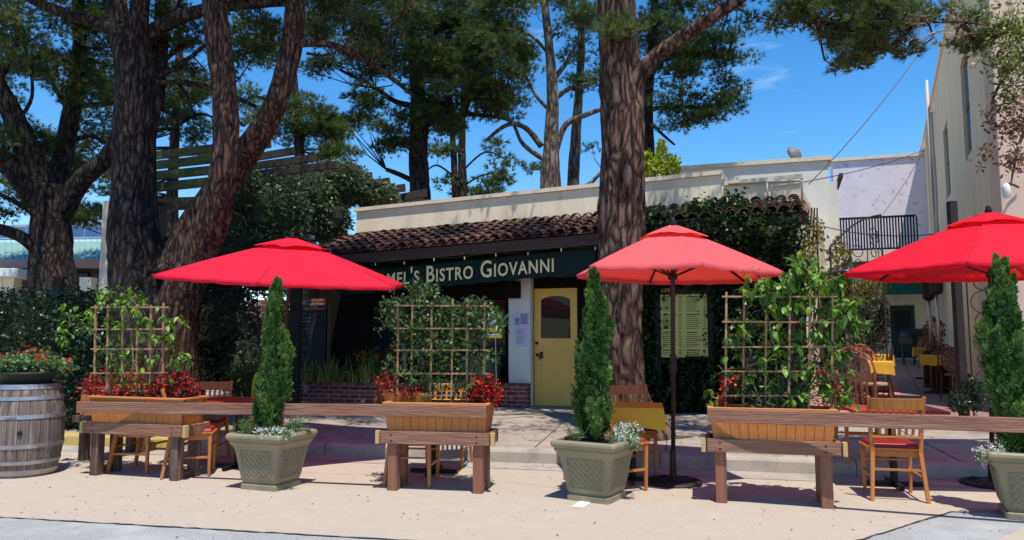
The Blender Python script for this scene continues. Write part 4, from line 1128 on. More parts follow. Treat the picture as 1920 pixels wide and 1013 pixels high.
# --- tree E : the pine by the kerb
YE = 9.6
TE = tree('kerb_pine', 'thick pine trunk with plated bark growing from pavement beside yellow door', (P(1190, 810, YE).x, YE, .18))
tr, br, cl = trunk(TE, m_barkp, [
    [(1205, 860, YE, 74), (1196, 815, YE, 62), (1180, 770, YE, 45), (1172, 720, YE, 36), (1167, 650, YE, 36), (1163, 560, YE, 41), (1164, 470, YE, 42), (1166, 390, YE, 43), (1168, 330, YE, 43), (1168, 250, YE, 41), (1165, 170, YE, 40), (1160, 80, YE, 38), (1155, 0, YE, 37), (1150, -120, YE, 32)],
    [(1178, 175, YE-.1, 19), (1200, 138, YE-.2, 16), (1240, 98, YE-.35, 14), (1300, 55, YE-.6, 13), (1370, 10, YE-.9, 12), (1450, -40, YE-1.3, 10), (1600, -70, YE-1.9, 8), (1780, -60, YE-2.3, 6)]],
    [[(1560, -60, YE-1.8, 6), (1620, -20, YE-1.9, 4), (1680, 10, YE-2, 3), (1740, 40, YE-2.1, 2.5), (1800, 40, YE-2.2, 2)],
     [(1450, -40, YE-1.3, 6), (1470, 0, YE-1.5, 4), (1530, 40, YE-1.7, 3)]], n=40, amp=.12, seed=60)
dt = MB(); tp = twigs_from(dt, [P(1640, 20, YE-2), P(1680, 35, YE-2), P(1660, 10, YE-2), P(1700, 30, YE-2), P(1720, 45, YE-2.1), P(1760, 60, YE-2.1), P(1600, 30, YE-1.9)], None, 46, .40, .35, seed=9, r0=.006)
dt.build('dry_twigs', m_dry, TE, local=False)
bl = [blob(1165, -150, 380, 90, 9.6, 1.9), blob(960, -190, 340, 90, 9.9, 1.6), (np.array([.9, 10.6, 8.0]), np.array([2.2, 1.3, .9])), (np.array([3.6, 10.4, 8.0]), np.array([1.6, 1.0, .8])), blob(1420, -120, 240, 80, 8.8, 1.2)]
pine_crown('crown', TE, bl, g_pine, clump=.36, dens=.6, L=.16, Wd=.014, tufts=20, K=12, gap=-.05, twig_src=cl, twigmb=br, seed=23)
bl = [blob(1470, 8, 90, 34, 8.2, .7), blob(1570, 20, 100, 62, 7.9, .7), blob(1660, 45, 100, 68, 7.7, .7), blob(1610, 82, 55, 45, 7.7, .5), blob(1740, 5, 90, 30, 7.6, .6), blob(1840, 60, 60, 50, 7.8, .4), blob(1160, 55, 50, 28, 9.2, .3)]
pine_crown('bough', TE, bl, g_pineb, clump=.15, dens=.85, L=.10, Wd=.0085, tufts=18, K=14, gap=-.05, twig_src=cl, twigmb=br, seed=31)
finish(TE, br, m_barkp)

# --- background pines
def bgpine(label, base, limbs, branches, blobs, mat=g_pine, bark=m_barkd, n=16, seed=0, **kw):
    t = tree('background_pine', label, base, group='pines behind the restaurant roof')
    tr, br, cl = trunk(t, bark, limbs, branches, n=n, amp=.07, seed=seed)
    pine_crown('crown', t, blobs, mat, twig_src=cl, twigmb=br, seed=seed, **kw)
    finish(t, br, bark); return t
Yb = 19
bgpine('tall dark pine behind the middle of the restaurant roof', (P(788, 640, Yb).x, Yb, .6),
    [[(790, 640, Yb, 20), (788, 380, Yb, 20), (784, 300, Yb, 18), (786, 220, Yb, 17), (780, 130, Yb, 13), (770, 40, Yb, 10), (765, -80, Yb, 8)]],
    [[(780, 200, Yb, 7), (740, 190, Yb, 5), (705, 165, Yb-.3, 4)], [(786, 345, Yb, 6), (750, 328, Yb, 5), (724, 318, Yb, 4)], [(786, 240, Yb, 6), (860, 215, Yb, 5), (930, 220, Yb, 3)]],
    [blob(660, 20, 90, 50, Yb, 1.2), blob(660, 118, 60, 32, Yb-.5, 1), blob(770, 60, 120, 80, Yb, 2), blob(850, 60, 110, 90, Yb-1, 2), blob(690, 195, 42, 28, Yb, .9), blob(735, 245, 62, 34, Yb, 1), blob(740, 275, 40, 22, Yb, .7), blob(860, 170, 90, 60, Yb-.5, 1.5), blob(830, 225, 60, 40, Yb, 1.2), blob(920, 130, 60, 80, Yb-1, 1.4), blob(800, 130, 60, 50, Yb-1, 1), blob(940, 30, 60, 60, Yb-.8, 1.4), blob(700, -60, 260, 60, Yb, 2), blob(655, 235, 36, 20, Yb, .6), blob(590, 40, 40, 45, Yb, .9), blob(960, 110, 36, 50, Yb, .9), blob(600, 130, 24, 24, Yb, .6)],
    clump=.34, dens=1.0, L=.15, Wd=.016, tufts=38, K=13, gap=-.13, seed=51)
Yg = 24
bgpine('slender far pine with bare lower branches behind roof left of the kerb pine', (P(865, 640, Yg).x, Yg, .8),
    [[(870, 640, Yg, 9), (868, 380, Yg, 9), (866, 280, Yg, 7), (870, 180, Yg, 5)], [(852, 640, Yg, 6), (853, 380, Yg, 6), (850, 280, Yg, 6), (846, 220, Yg, 4)]],
    [[(868, 350, Yg, 2), (900, 330, Yg, 2), (930, 325, Yg, 1)], [(868, 320, Yg, 2), (910, 285, Yg, 2), (950, 300, Yg, 1)], [(850, 330, Yg, 2), (820, 310, Yg, 2), (800, 320, Yg, 1)]],
    [blob(910, 270, 45, 14, Yg, 1), blob(930, 305, 40, 12, Yg, 1), blob(830, 280, 35, 14, Yg, 1), blob(940, 335, 30, 12, Yg, .8), blob(900, 360, 70, 18, Yg, 1), blob(840, 345, 28, 18, Yg, .8)],
    mat=g_pineb, clump=.40, dens=1.0, L=.22, Wd=.03, tufts=20, K=10, gap=-.05, seed=71)
Yh = 20
bgpine('forked grey pine with long bare branches seen left of the thick kerb pine', (P(1040, 640, Yh).x, Yh, .7),
    [[(1035, 640, Yh, 22), (1032, 350, Yh, 20), (1033, 270, Yh, 14), (1036, 180, Yh, 11), (1030, 90, Yh, 9), (1020, 0, Yh, 7), (1010, -80, Yh, 6)],
     [(1074, 640, Yh+1, 12), (1075, 350, Yh+1, 12), (1080, 260, Yh+1, 10), (1085, 170, Yh+1, 8), (1090, 90, Yh+1, 7), (1090, -60, Yh+1, 5)]],
    [[(1040, 290, Yh, 7), (1060, 235, Yh, 6), (1100, 215, Yh, 5), (1128, 205, Yh, 4)], [(1015, 275, Yh, 6), (985, 240, Yh, 5), (950, 235, Yh, 4), (910, 265, Yh, 3)], [(1038, 150, Yh, 5), (1070, 105, Yh, 4), (1090, 60, Yh, 3)],
     [(1036, 190, Yh, 5), (1070, 165, Yh, 4), (1120, 155, Yh, 3)], [(1020, 300, Yh, 5), (980, 270, Yh, 4), (960, 230, Yh, 3), (930, 220, Yh, 3)], [(1036, 110, Yh, 4), (1000, 70, Yh, 3), (960, 50, Yh, 3)], [(1075, 360, Yh, 5), (1105, 345, Yh, 4), (1130, 320, Yh, 3)],
     [(1038, 215, Yh, 4), (1005, 180, Yh, 3), (985, 140, Yh, 2)]],
    [blob(1010, 20, 75, 45, Yh, 1.6), blob(1080, 60, 60, 50, Yh, 1.2), blob(960, 75, 45, 40, Yh, 1), blob(1095, 130, 45, 40, Yh, 1), blob(940, 200, 45, 30, Yh, .9), blob(1100, 20, 40, 40, Yh, 1), blob(1010, -60, 130, 40, Yh, 2), blob(1105, 300, 18, 30, Yh, .5), blob(1000, 290, 14, 40, Yh, .5), blob(985, 130, 30, 30, Yh, .8)],
    mat=g_pineb, bark=m_barkg, clump=.36, dens=.8, L=.16, Wd=.017, tufts=30, K=12, gap=-.02, seed=91)
Yr = 17
bgpine('dense pine crown reaching right past the thick kerb trunk', (P(1230, 640, Yr+1).x, Yr+1, .6),
    [[(1225, 640, Yr+1, 12), (1222, 400, Yr+1, 11), (1215, 200, Yr+1, 10), (1225, 60, Yr+.5, 8), (1230, -80, Yr, 6)]],
    [[(1215, 205, Yr+1, 5), (1270, 200, Yr, 4), (1330, 205, Yr, 3)], [(1222, 120, Yr, 5), (1290, 100, Yr, 4), (1360, 110, Yr, 3)], [(1215, 225, Yr+1, 4), (1240, 250, Yr, 3), (1265, 272, Yr, 2)]],
    [blob(1260, 60, 70, 70, Yr, 1.2), blob(1330, 60, 70, 60, Yr, 1.1), blob(1380, 90, 38, 40, Yr, .9), blob(1300, 140, 85, 50, Yr, 1.1), blob(1360, 185, 42, 30, Yr, .8), blob(1300, 215, 60, 24, Yr, .8), blob(1240, 175, 40, 50, Yr, .9), blob(1262, 275, 22, 10, Yr, .4), blob(1300, -40, 140, 50, Yr, 1.4), blob(1240, 250, 20, 20, Yr, .4)],
    clump=.34, dens=1.2, L=.14, Wd=.014, tufts=36, K=13, gap=-.12, seed=111)
Yl = 17
bgpine('mid green pine behind the twin red trunks and pergola', (P(560, 640, Yl).x, Yl, .5),
    [[(575, 640, Yl, 14), (570, 400, Yl, 12), (560, 260, Yl, 9), (548, 120, Yl, 7)]],
    [[(560, 260, Yl, 5), (600, 230, Yl, 4), (630, 215, Yl, 3)], [(560, 220, Yl, 5), (510, 190, Yl, 4), (470, 180, Yl, 3)]],
    [blob(560, 215, 60, 36, Yl, 1.2), blob(595, 265, 55, 34, Yl, 1), blob(620, 235, 40, 24, Yl, .8), blob(490, 90, 45, 55, Yl, 1.2), blob(515, 235, 36, 36, Yl, 1), blob(465, 200, 40, 50, Yl, 1), blob(640, 290, 36, 24, Yl, .7)],
    clump=.34, dens=1.15, L=.14, Wd=.014, tufts=36, K=13, gap=-.08, seed=131, mat=g_pineb)
bgpine('green pine filling the gap between the grey and red trunks above pergola', (P(330, 640, 18).x, 18, .4),
    [[(325, 640, 18, 12), (322, 400, 18, 11), (330, 220, 18, 8), (338, 60, 18, 6)]],
    [[(325, 240, 18, 4), (370, 215, 18, 3), (400, 220, 18, 2)]],
    [blob(325, 200, 45, 40, 18, 1.2), blob(330, 250, 60, 36, 18, 1.2), blob(360, 150, 35, 30, 18, 1), blob(200, 230, 50, 60, 18, 1.3), blob(190, 140, 40, 60, 18, 1.2), blob(310, 120, 25, 40, 18, .8), blob(180, 320, 50, 30, 18, 1.2), blob(105, 290, 50, 50, 18, 1.2), blob(165, 405, 50, 30, 18, 1), blob(40, 350, 50, 30, 18, 1), blob(20, 130, 50, 60, 18, 1.2), blob(230, 350, 60, 30, 18, 1)],
    clump=.34, dens=1.2, L=.14, Wd=.014, tufts=36, K=13, gap=-.10, seed=151)
# lime green shrub tree above the roof
t = tree('lime_tree', 'small lime green leafy tree showing above the roof beside kerb pine', (P(1240, 640, 16).x, 16, .6))
mb = MB(); p, r = limb_pts([(1240, 640, 16, 8), (1240, 400, 16, 7), (1240, 300, 16, 4)]); bark_tube(mb, p, r, 10); mb.build('trunk', m_barkg, t, local=False, smooth=True)
leaf_crown('crown', t, [blob(1238, 312, 26, 26, 16, .5), blob(1225, 330, 34, 26, 16, .6), blob(1262, 318, 14, 22, 16, .4), blob(1240, 280, 10, 14, 16, .3), blob(1212, 300, 8, 20, 16, .3)], g_yel, [700, 700, 350, 160, 160], .10, .5, shell=.3, droop=.5)
# bushes
def bushy(name, label, cat, base, blobs, n, mat, L, core=True, coremat=m_core, shell=.7, grp=None, corescale=.8, big=False, gap=None):
    t = thing(name, label, cat, tuple(base), group=grp)
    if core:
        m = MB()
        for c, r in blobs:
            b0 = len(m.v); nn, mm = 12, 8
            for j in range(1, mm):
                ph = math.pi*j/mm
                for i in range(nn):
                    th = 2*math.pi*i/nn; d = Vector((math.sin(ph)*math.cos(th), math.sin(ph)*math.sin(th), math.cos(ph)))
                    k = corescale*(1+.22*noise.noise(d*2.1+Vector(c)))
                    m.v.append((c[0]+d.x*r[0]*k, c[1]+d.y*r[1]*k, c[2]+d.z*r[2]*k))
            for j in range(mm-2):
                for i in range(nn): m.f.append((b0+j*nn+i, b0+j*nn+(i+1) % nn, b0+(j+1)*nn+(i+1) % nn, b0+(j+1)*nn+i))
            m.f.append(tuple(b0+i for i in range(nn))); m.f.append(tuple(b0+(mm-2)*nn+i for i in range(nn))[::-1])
        m.build('stems_or_core', coremat, t, local=False)  # solid shell, its dark colour standing in for shade among the leaves
    leaf_crown('foliage', t, blobs, mat, n, L, .5, shell=shell, big=big, gap=gap, sc=2.2)
    return t
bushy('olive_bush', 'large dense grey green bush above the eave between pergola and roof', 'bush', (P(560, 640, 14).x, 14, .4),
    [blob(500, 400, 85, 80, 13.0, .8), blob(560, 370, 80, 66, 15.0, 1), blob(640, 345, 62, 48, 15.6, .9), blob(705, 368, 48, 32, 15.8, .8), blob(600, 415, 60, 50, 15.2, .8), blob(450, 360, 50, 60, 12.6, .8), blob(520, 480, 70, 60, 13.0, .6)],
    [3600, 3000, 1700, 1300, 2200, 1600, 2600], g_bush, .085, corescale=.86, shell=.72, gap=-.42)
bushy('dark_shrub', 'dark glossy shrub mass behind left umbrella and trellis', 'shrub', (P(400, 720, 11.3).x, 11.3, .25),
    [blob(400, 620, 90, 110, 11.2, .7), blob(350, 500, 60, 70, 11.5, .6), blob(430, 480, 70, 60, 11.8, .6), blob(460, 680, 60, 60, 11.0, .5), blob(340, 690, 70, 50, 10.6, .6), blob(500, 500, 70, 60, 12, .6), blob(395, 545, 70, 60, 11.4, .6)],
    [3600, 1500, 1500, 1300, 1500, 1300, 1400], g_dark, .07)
# hedge
HG = thing('hedge', 'clipped dark green hedge behind the barrel at far left', 'hedge', (P(60, 720, 10.6).x, 10.6, .2))
hx0, hx1 = -9.6, P(205, 640, 10.5).x; hz = P(60, 556, 10.5).z
m = MB(); m.box(hx0, hx1, 10.55, 11.5, .15, hz-.06); m.build('stems_or_core', m_core, HG, local=False)  # solid block coloured dark as the shade inside the hedge
n = 15000
C = np.stack([rng.uniform(hx0, hx1+.1, n), 10.5+.12*rng.normal(size=n), rng.uniform(.15, hz, n)], 1)
n2 = 3500
C2 = np.stack([rng.uniform(hx0, hx1, n2), rng.uniform(10.4, 11.6, n2), hz+.07*rng.normal(size=n2)], 1)
C = np.concatenate([C, C2]); C[:, 1] += .12*np.array([noise.noise(Vector((c[0]*1.8, 0, c[2]*1.8))) for c in C])
V = leaves(C, unit(len(C))+np.array([[0, -.5, .2]]), .06, .55)
npmesh('foliage', V, 4, g_dark, HG, rng.random(len(C)))
# far line of trees beyond the neighbours
ft = thing('far_trees', 'hazy line of green treetops beyond the neighbouring roof', 'trees', (0, 60, 0))
bpy.data.objects.remove(ft)
bl = [((x, 60+4*math.sin(x), 3.5), (5, 3, 3.2+2*abs(math.sin(x*.7)))) for x in np.arange(-60, 60, 5.5)]
V = []
for c, r in bl:
    C = inblob(c, r, 700, .5); V.append(leaves(C, unit(len(C)), .5, .7))
V = np.concatenate(V); o = npmesh('far_treetops', V, 4, g_bush, None, rng.random(len(V)//4)); tag(o, kind='stuff', label='distant mass of treetops beyond the roofs', cat='treetops')
# ivy over the right half of the restaurant
def ivyz(px, py): return FP(px, py, .6)
IV = thing('wall_vine', 'dense dark climbing vine covering the wall and eave right of the pine', 'vine', tuple(FP(1380, 780, .4)))
n = 26000
px = rng.uniform(1188, 1516, n*2); py = rng.uniform(366, 795, n*2)
top = 396-26*np.exp(-((px-1360)/50)**2)+9*np.sin(px*.09)-4*np.sin(px*.23)+(px > 1440)*6
edge = 1492+10*np.sin(py*.05)-((py > 560)*6)
ok = (py > top) & (px < edge) & ~((px > 1236) & (px < 1332) & (py > 545) & (py < 672))
px, py = px[ok][:n], py[ok][:n]
C = np.array([FP(a, b, .42+.98*max(0, 1-abs(b-425)/90)+.1*noise.noise(Vector((a*.03, b*.03, 0)))) for a, b in zip(px, py)]) + rng.normal(size=(len(px), 3))*.07
C[:, 2] = np.maximum(C[:, 2], .3)
keep = np.array([noise.noise(Vector((c[0]*2.6, c[1]*2.6, c[2]*2.6))) > -.38 for c in C]); C = C[keep]
V = leaves(C, unit(len(C))+np.array([[NF.x*.8, NF.y*.8, -.5]]), .085, .75, up=(.7, .0))
npmesh('foliage', V, 4, g_ivy, IV, rng.random(len(C))**1.2)
m = MB()
a_, b_ = tF(1190, 600, .35), tF(1486, 600, .35)
for i in range(16):
    t = a_+(b_-a_)*i/15; pts = [Fp(t+.1*math.sin(k*1.3+i), .22+.06*math.sin(k+i), .2+k*.3) for k in range(9)]
    m.tube(pts, .018, 5, cap=False)
m.build('stem', m_barkd, IV, local=False)
m = MB(); m.obox(Fp(a_, .03, 0), UF, NF, b_-a_, .2, .2, 2.75); m.build('shade_backing', m_core, IV, local=False)  # dark slab painted as the shade behind the vine leaves
yv = thing('yellow_vine', 'thin yellowing vine hanging at the right corner of the restaurant', 'vine', tuple(FP(1515, 700, .3)))
bl = [blob(1525, 440, 24, 40, 11.4, .3), blob(1510, 490, 22, 40, 11.2, .3), blob(1535, 520, 20, 30, 11.6, .3), blob(1500, 400, 16, 20, 11.4, .3)]
leaf_crown('foliage', yv, bl, g_ivyy, [420, 380, 220, 120], .065, .6, shell=.1, gap=-.15, sc=4)
m = MB(); 
for i in range(5): m.tube([P(1500+i*8, 640, 11.5), P(1508+i*7, 520, 11.5), P(1500+i*8, 460, 11.4), P(1512+i*5, 390, 11.4)], .012, 5, cap=False)
m.build('stem', m_barkd, yv, local=False)
m = MB(); m.bar(FP(1484, 400, .5), FP(1486, 700, .5), .1, .1); m.build('corner_post', m_pole, BLD, local=False)
# oak leaf twigs hanging at top right
OK = thing('hanging_oak', 'leafy oak branches hanging in front of the beige wall at top right', 'tree', (8.2, 7.2, 0))
m = MB(); Yo = 7.6
bark_tube(m, [Vector((8.4, 7.4, .1)), Vector((8.3, 7.3, 2)), Vector((8.0, 7.4, 4.5)), P(2080, 20, 7.5)], [.16, .14, .12, .1], 16)
L_ = [[(2100, 40, 7.6, 10), (1990, 70, 7.6, 7), (1920, 110, 7.6, 5), (1880, 150, 7.6, 3), (1860, 190, 7.6, 2)],
      [(2060, 60, 7.5, 8), (1960, 180, 7.5, 5), (1915, 260, 7.5, 3), (1900, 320, 7.5, 2), (1895, 350, 7.5, 1)],
      [(1990, 70, 7.6, 6), (1900, 60, 7.6, 4), (1830, 40, 7.6, 3), (1790, 55, 7.6, 2)]]
src = []
for l in L_: p, r = limb_pts(l, 5); m.tube(p, r, 6); src += p
m.build('trunk', m_barkg, OK, local=False, smooth=True)
tw = MB(); tips = []
for c0, nn, sp in (((1900, 60), 60, 45), ((1885, 120), 40, 38), ((1900, 180), 20, 26), ((1890, 240), 16, 24), ((1905, 300), 16, 14), ((1850, 290), 5, 18), ((1940, 120), 60, 60), ((1930, 230), 20, 20), ((1870, 205), 8, 15), ((1835, 30), 14, 30)):
    for k in range(nn):
        a = P(c0[0]+random.gauss(0, sp*.5), c0[1]+random.gauss(0, sp*.5), 7.5+random.gauss(0, .15)); s = min(src, key=lambda q: (q-a).length)
        if (s-a).length < 1.0 and k % 3 == 0: tw.tube([s, s.lerp(a, .5)+Vector((0, 0, .04)), a], [.006, .004, .002], 3, cap=False)
        tips.append(a)
tw.build('twig', m_barkg, OK, local=False)
tips = np.array(tips); tips = np.repeat(tips, 11, 0)+rng.normal(size=(len(tips)*11, 3))*.055
brn = tips[:, 2] < P(1900, 195, 7.5).z
for sel, mt in ((~brn, g_oak), (brn, g_oakb)):
    C = tips[sel]; V = leaves(C, unit(len(C))+np.array([[0, 0, -.4]]), .062, .42); npmesh('leaves', V, 4, mt, OK, rng.random(len(C)))
# service cables
for (a, b, sag, lab) in ((P(1752, 60, 13), P(1516, 346, 12.5), .12, 'thin dark service cable slanting down from the pine to the roof'), (P(1735, 280, 26), P(1500, 343, 14), .1, 'thin cable crossing from the beige wall to restaurant roof'), (P(1735, 278, 26), P(1655, 402, 26), .1, 'short cable dropping in front of the lavender wall')):
    m = MB(); m.tube([a.lerp(b, k/12)-Vector((0, 0, sag*4*(k/12)*(1-k/12))) for k in range(13)], .009, 4); tag(m.build('cable', m_black), lab, 'cable')

# ================================================================ BENCH PLANTERS, TRELLISES, RAILS
def planter_stand(pa, pb, label, D=.42, boxlabel='', dark=False, legm=None):
    a = G(*pa); b = G(*pb); a.z = b.z = sw(a.x, a.y)
    L = (b-a).length; rz = math.atan2(b.y-a.y, b.x-a.x)
    t = thing('planter_stand', label, 'stand', tuple(a), rz, 'timber stands under the planter boxes')
    ml = legm or (m_legd if dark else m_leg)
    # apron boards with pale corner blocks
    m = MB()
    m.box(.012, L-.012, 0, .035, .44, .555); m.box(.012, L-.012, D-.035, D, .44, .555)
    m.box(0.0, .035, .037, D-.037, .44, .552); m.box(L-.035, L, .037, D-.037, .44, .552)
    m.box(.037, L-.037, .037, D-.037, .49, .515)
    m.build('apron', m_rail if not dark else m_legd, t, bevel=.004)
    for x in (-.038, L+.002): m = MB(); m.box(x, x+.036, -.004, .05, .437, .557); m.build('corner_block', m_block, t, bevel=.003)
    for x in (.12, L-.13):
        for z_ in (.47, .525): m = MB(); m.tube([(x, -.004, z_), (x, .002, z_)], .008, 8); m.build('bolt', m_black, t)
    for x in (.075, L-.175):
        for y in (.04, D-.135):
            m = MB(); m.box(x, x+.095, y, y+.095, 0, .438); m.build('leg', ml, t, bevel=.006)
        m = MB(); m.box(x+.02, x+.075, .137, D-.137, .02, .075) if True else 0
        m.build('stretcher', ml, t, bevel=.004)
    # box standing on it
    c = thing('planter_box', boxlabel, 'planter', tuple(a+Vector((0, 0, .5165))), rz, 'cedar planter boxes on timber stands')
    # origin at same corner
    h = .285; s0 = .07; s1 = .035
    m = MB(); n = max(8, int(round((L-2*s0)/.075)))
    for i in range(n):
        x0 = s0+(L-2*s0)*i/n+.002; x1 = s0+(L-2*s0)*(i+1)/n-.002
        X0 = s1+(L-2*s1)*i/n+.002; X1 = s1+(L-2*s1)*(i+1)/n-.002
        dz = random.uniform(-.0015, .0015)
        m.hexa([(x0, .06+dz, 0), (x1, .06+dz, 0), (x1, .075, 0), (x0, .075, 0)], [(X0, .03+dz, h), (X1, .03+dz, h), (X1, .045, h), (X0, .045, h)])
        m.hexa([(x0, D-.075, 0), (x1, D-.075, 0), (x1, D-.06, 0), (x0, D-.06, 0)], [(X0, D-.045, h), (X1, D-.045, h), (X1, D-.03, h), (X0, D-.03, h)])
    k = 5
    for i in range(k):
        y0 = .078+(D-.156)*i/k+.002; y1 = .078+(D-.156)*(i+1)/k-.002
        for s in (0, 1):
            xb, xt = (s0, s1) if s == 0 else (L-s0-.015, L-s1-.015)
            m.hexa([(xb, y0, 0), (xb+.015, y0, 0), (xb+.015, y1, 0), (xb, y1, 0)], [(xt, y0, h), (xt+.015, y0, h), (xt+.015, y1, h), (xt, y1, h)])
    m.build('boards', m_wood, c)
    m = MB(); z0, z1 = h+.002, h+.022
    m.box(.02, L-.02, .012, .06, z0, z1); m.box(.02, L-.02, D-.06, D-.012, z0, z1); m.box(.02, .07, .062, D-.062, z0, z1); m.box(L-.07, L-.02, .062, D-.062, z0, z1)
    m.build('rim', m_cap, c, bevel=.004)
    m = MB(); m.box(.06, L-.06, .05, D-.05, h-.06, h-.012); m.build('soil', m_soil, c)
    return a, b, L, rz, D
PL1 = planter_stand((150, 892), (338, 905), 'left stand of weathered timber under box beside the barrel', boxlabel='cedar planter box with red begonias on left stand next to barrel', legm=m_legd)
PL2 = planter_stand((709, 921), (919, 929), 'middle timber stand with tapered legs in front of the restaurant', boxlabel='cedar planter box on middle stand, at the end of long rail')
PL3 = planter_stand((1326, 944), (1585, 958), 'right timber stand right of the faded umbrella base', boxlabel='cedar planter box on right stand below the tallest vine')
# fourth planter, turned, behind the barrel
a4 = G(122, 866); 
t = thing('planter_stand', 'dark old timber stand behind the barrel', 'stand', (a4.x+.42, a4.y-.1, .0), R(72), 'timber stands under the planter boxes')
m = MB(); m.box(0, .9, 0, .04, .45, .53); m.box(0, .9, .36, .4, .45, .53); m.box(0, .04, .042, .358, .45, .53); m.box(.86, .9, .042, .358, .45, .53); m.box(.042, .858, .042, .358, .49, .51); m.build('apron', m_legd, t, bevel=.004)
for x in (.06, .75):
    for y in (.05, .26): m = MB(); m.box(x, x+.09, y, y+.09, 0, .448); m.build('leg', m_legd, t, bevel=.005)
c = thing('planter_box', 'small cedar planter box turned sideways right behind the barrel', 'planter', (a4.x+.42, a4.y-.1, .5315), R(72), 'cedar planter boxes on timber stands')
m = MB()
for i in range(8):
    x0 = .06+.097*i; m.box(x0, x0+.093, .05, .065, 0, .30); m.box(x0, x0+.093, .335, .35, 0, .30)
for i in range(4):
    y0 = .07+.066*i; m.box(.05, .065, y0, y0+.062, 0, .30); m.box(.84, .855, y0, y0+.062, 0, .30)
m.build('boards', m_wood, c)
m = MB(); m.box(.03, .875, .03, .08, .302, .32); m.box(.03, .875, .32, .37, .302, .32); m.box(.03, .08, .082, .318, .302, .32); m.box(.825, .875, .082, .318, .302, .32); m.build('rim', m_cap, c, bevel=.003)
m = MB(); m.box(.07, .835, .07, .33, .24, .28); m.build('soil', m_soil, c)
# rails
def rail(p0, p1, label):
    L = (p1-p0).length; rz = math.atan2(p1.y-p0.y, p1.x-p0.x)
    m = MB(); n = 30; rr = random.Random(int(L*10)); pr = None
    b0 = 0
    for i in range(n+1):
        x = L*i/n; w = lambda: rr.uniform(-.0015, .0015)
        m.v += [(x, w(), w()), (x, .045+w(), w()), (x, .045+w(), .112+w()), (x, w(), .112+w())]
    for i in range(n):
        a = i*4
        for j in range(4): m.f.append((a+j, a+(j+1) % 4, a+4+(j+1) % 4, a+4+j))
    m.f.append((3, 2, 1, 0)[::-1]); m.f.append((n*4, n*4+1, n*4+2, n*4+3))
    # fix winding
    o = m.build('wooden_rail', m_rail, None, bevel=.004)
    o.location = p0; o.rotation_euler = (0, -math.atan2(p1.z-p0.z, L), rz); tag(o, label, 'rail', 'long timber rails between the planters')
    return o
def nv(rz): return Vector((math.sin(rz), -math.cos(rz), 0))
p0 = PL1[0]+nv(PL1[3])*.022; p1 = PL2[1]+nv(PL2[3])*.022; d_ = (PL2[1]-PL2[0]).normalized()
p0 = Vector((p0.x, p0.y, .655)); p1 = Vector((p1.x, p1.y, .70))
p0 -= nv(PL1[3])*.03; p1 -= nv(PL2[3])*.03
dd = (p1-p0).normalized(); nn_ = Vector((dd.y, -dd.x, 0))
p0b = p0+nn_*.10; p1b = p1+nn_*.04
rail(p0b, p1b-dd*.03, 'long weathered rail spanning from left planter to middle planter')
q0 = PL3[0]+Vector((0, 0, .70)); q1 = P(2010, 806, 5.6)
dd = (PL3[1]-PL3[0]).normalized(); q0 += Vector((dd.y, -dd.x, 0))*.035
rail(q0+dd*.02, Vector((q1.x, q1.y, .71)), 'weathered rail running from right planter past right cypress')
# trellises
def trellis(pl, stakes, ytop, ybot, rows, label, xs=None):
    a, b, L, rz, D = pl; o = (a+Vector((-math.sin(rz), math.cos(rz), 0))*D*.5); n = nv(rz)
    u = Vector((math.cos(rz), math.sin(rz), 0))
    h = lambda x, y, off=0: hit(x, y, o+n*off, n)
    t = thing('trellis', label, 'trellis', tuple(h(sum(stakes)/len(stakes), ybot)), 0, 'stake trellises in the planter boxes')
    for x in stakes:
        rr = random.uniform(-4, 4); m = MB(); m.bar(h(x+rr*.3-1.5, ybot+8), h(x+rr*.4+.8, ytop+random.uniform(-4, 4)), .019, .017, up=n)
        m.build('stake', m_trel, t, local=False)
    for y in rows:
        m = MB(); m.bar(h(stakes[0]-7, y+random.uniform(-1, 1), .018), h(stakes[-1]+9, y+random.uniform(-1, 1), .018), .015, .018, up=n)
        m.build('slat', m_trel, t, local=False)
    return h, n, u
h1, n1, u1 = trellis(PL1, [178, 201, 231, 258, 283, 307], 570, 748, [577, 617, 655, 699, 733], 'stake trellis in left planter box with light green vine')
h2, n2, u2 = trellis(PL2, [746, 774, 808, 847, 877, 909], 564, 752, [573, 616, 657, 700, 742], 'stake trellis in middle planter box with small leaved vine')
h3, n3, u3 = trellis(PL3, [1361, 1395, 1437, 1480, 1519, 1561], 550, 762, [557, 604, 651, 697, 742], 'stake trellis in right planter box with broad leaved vine')
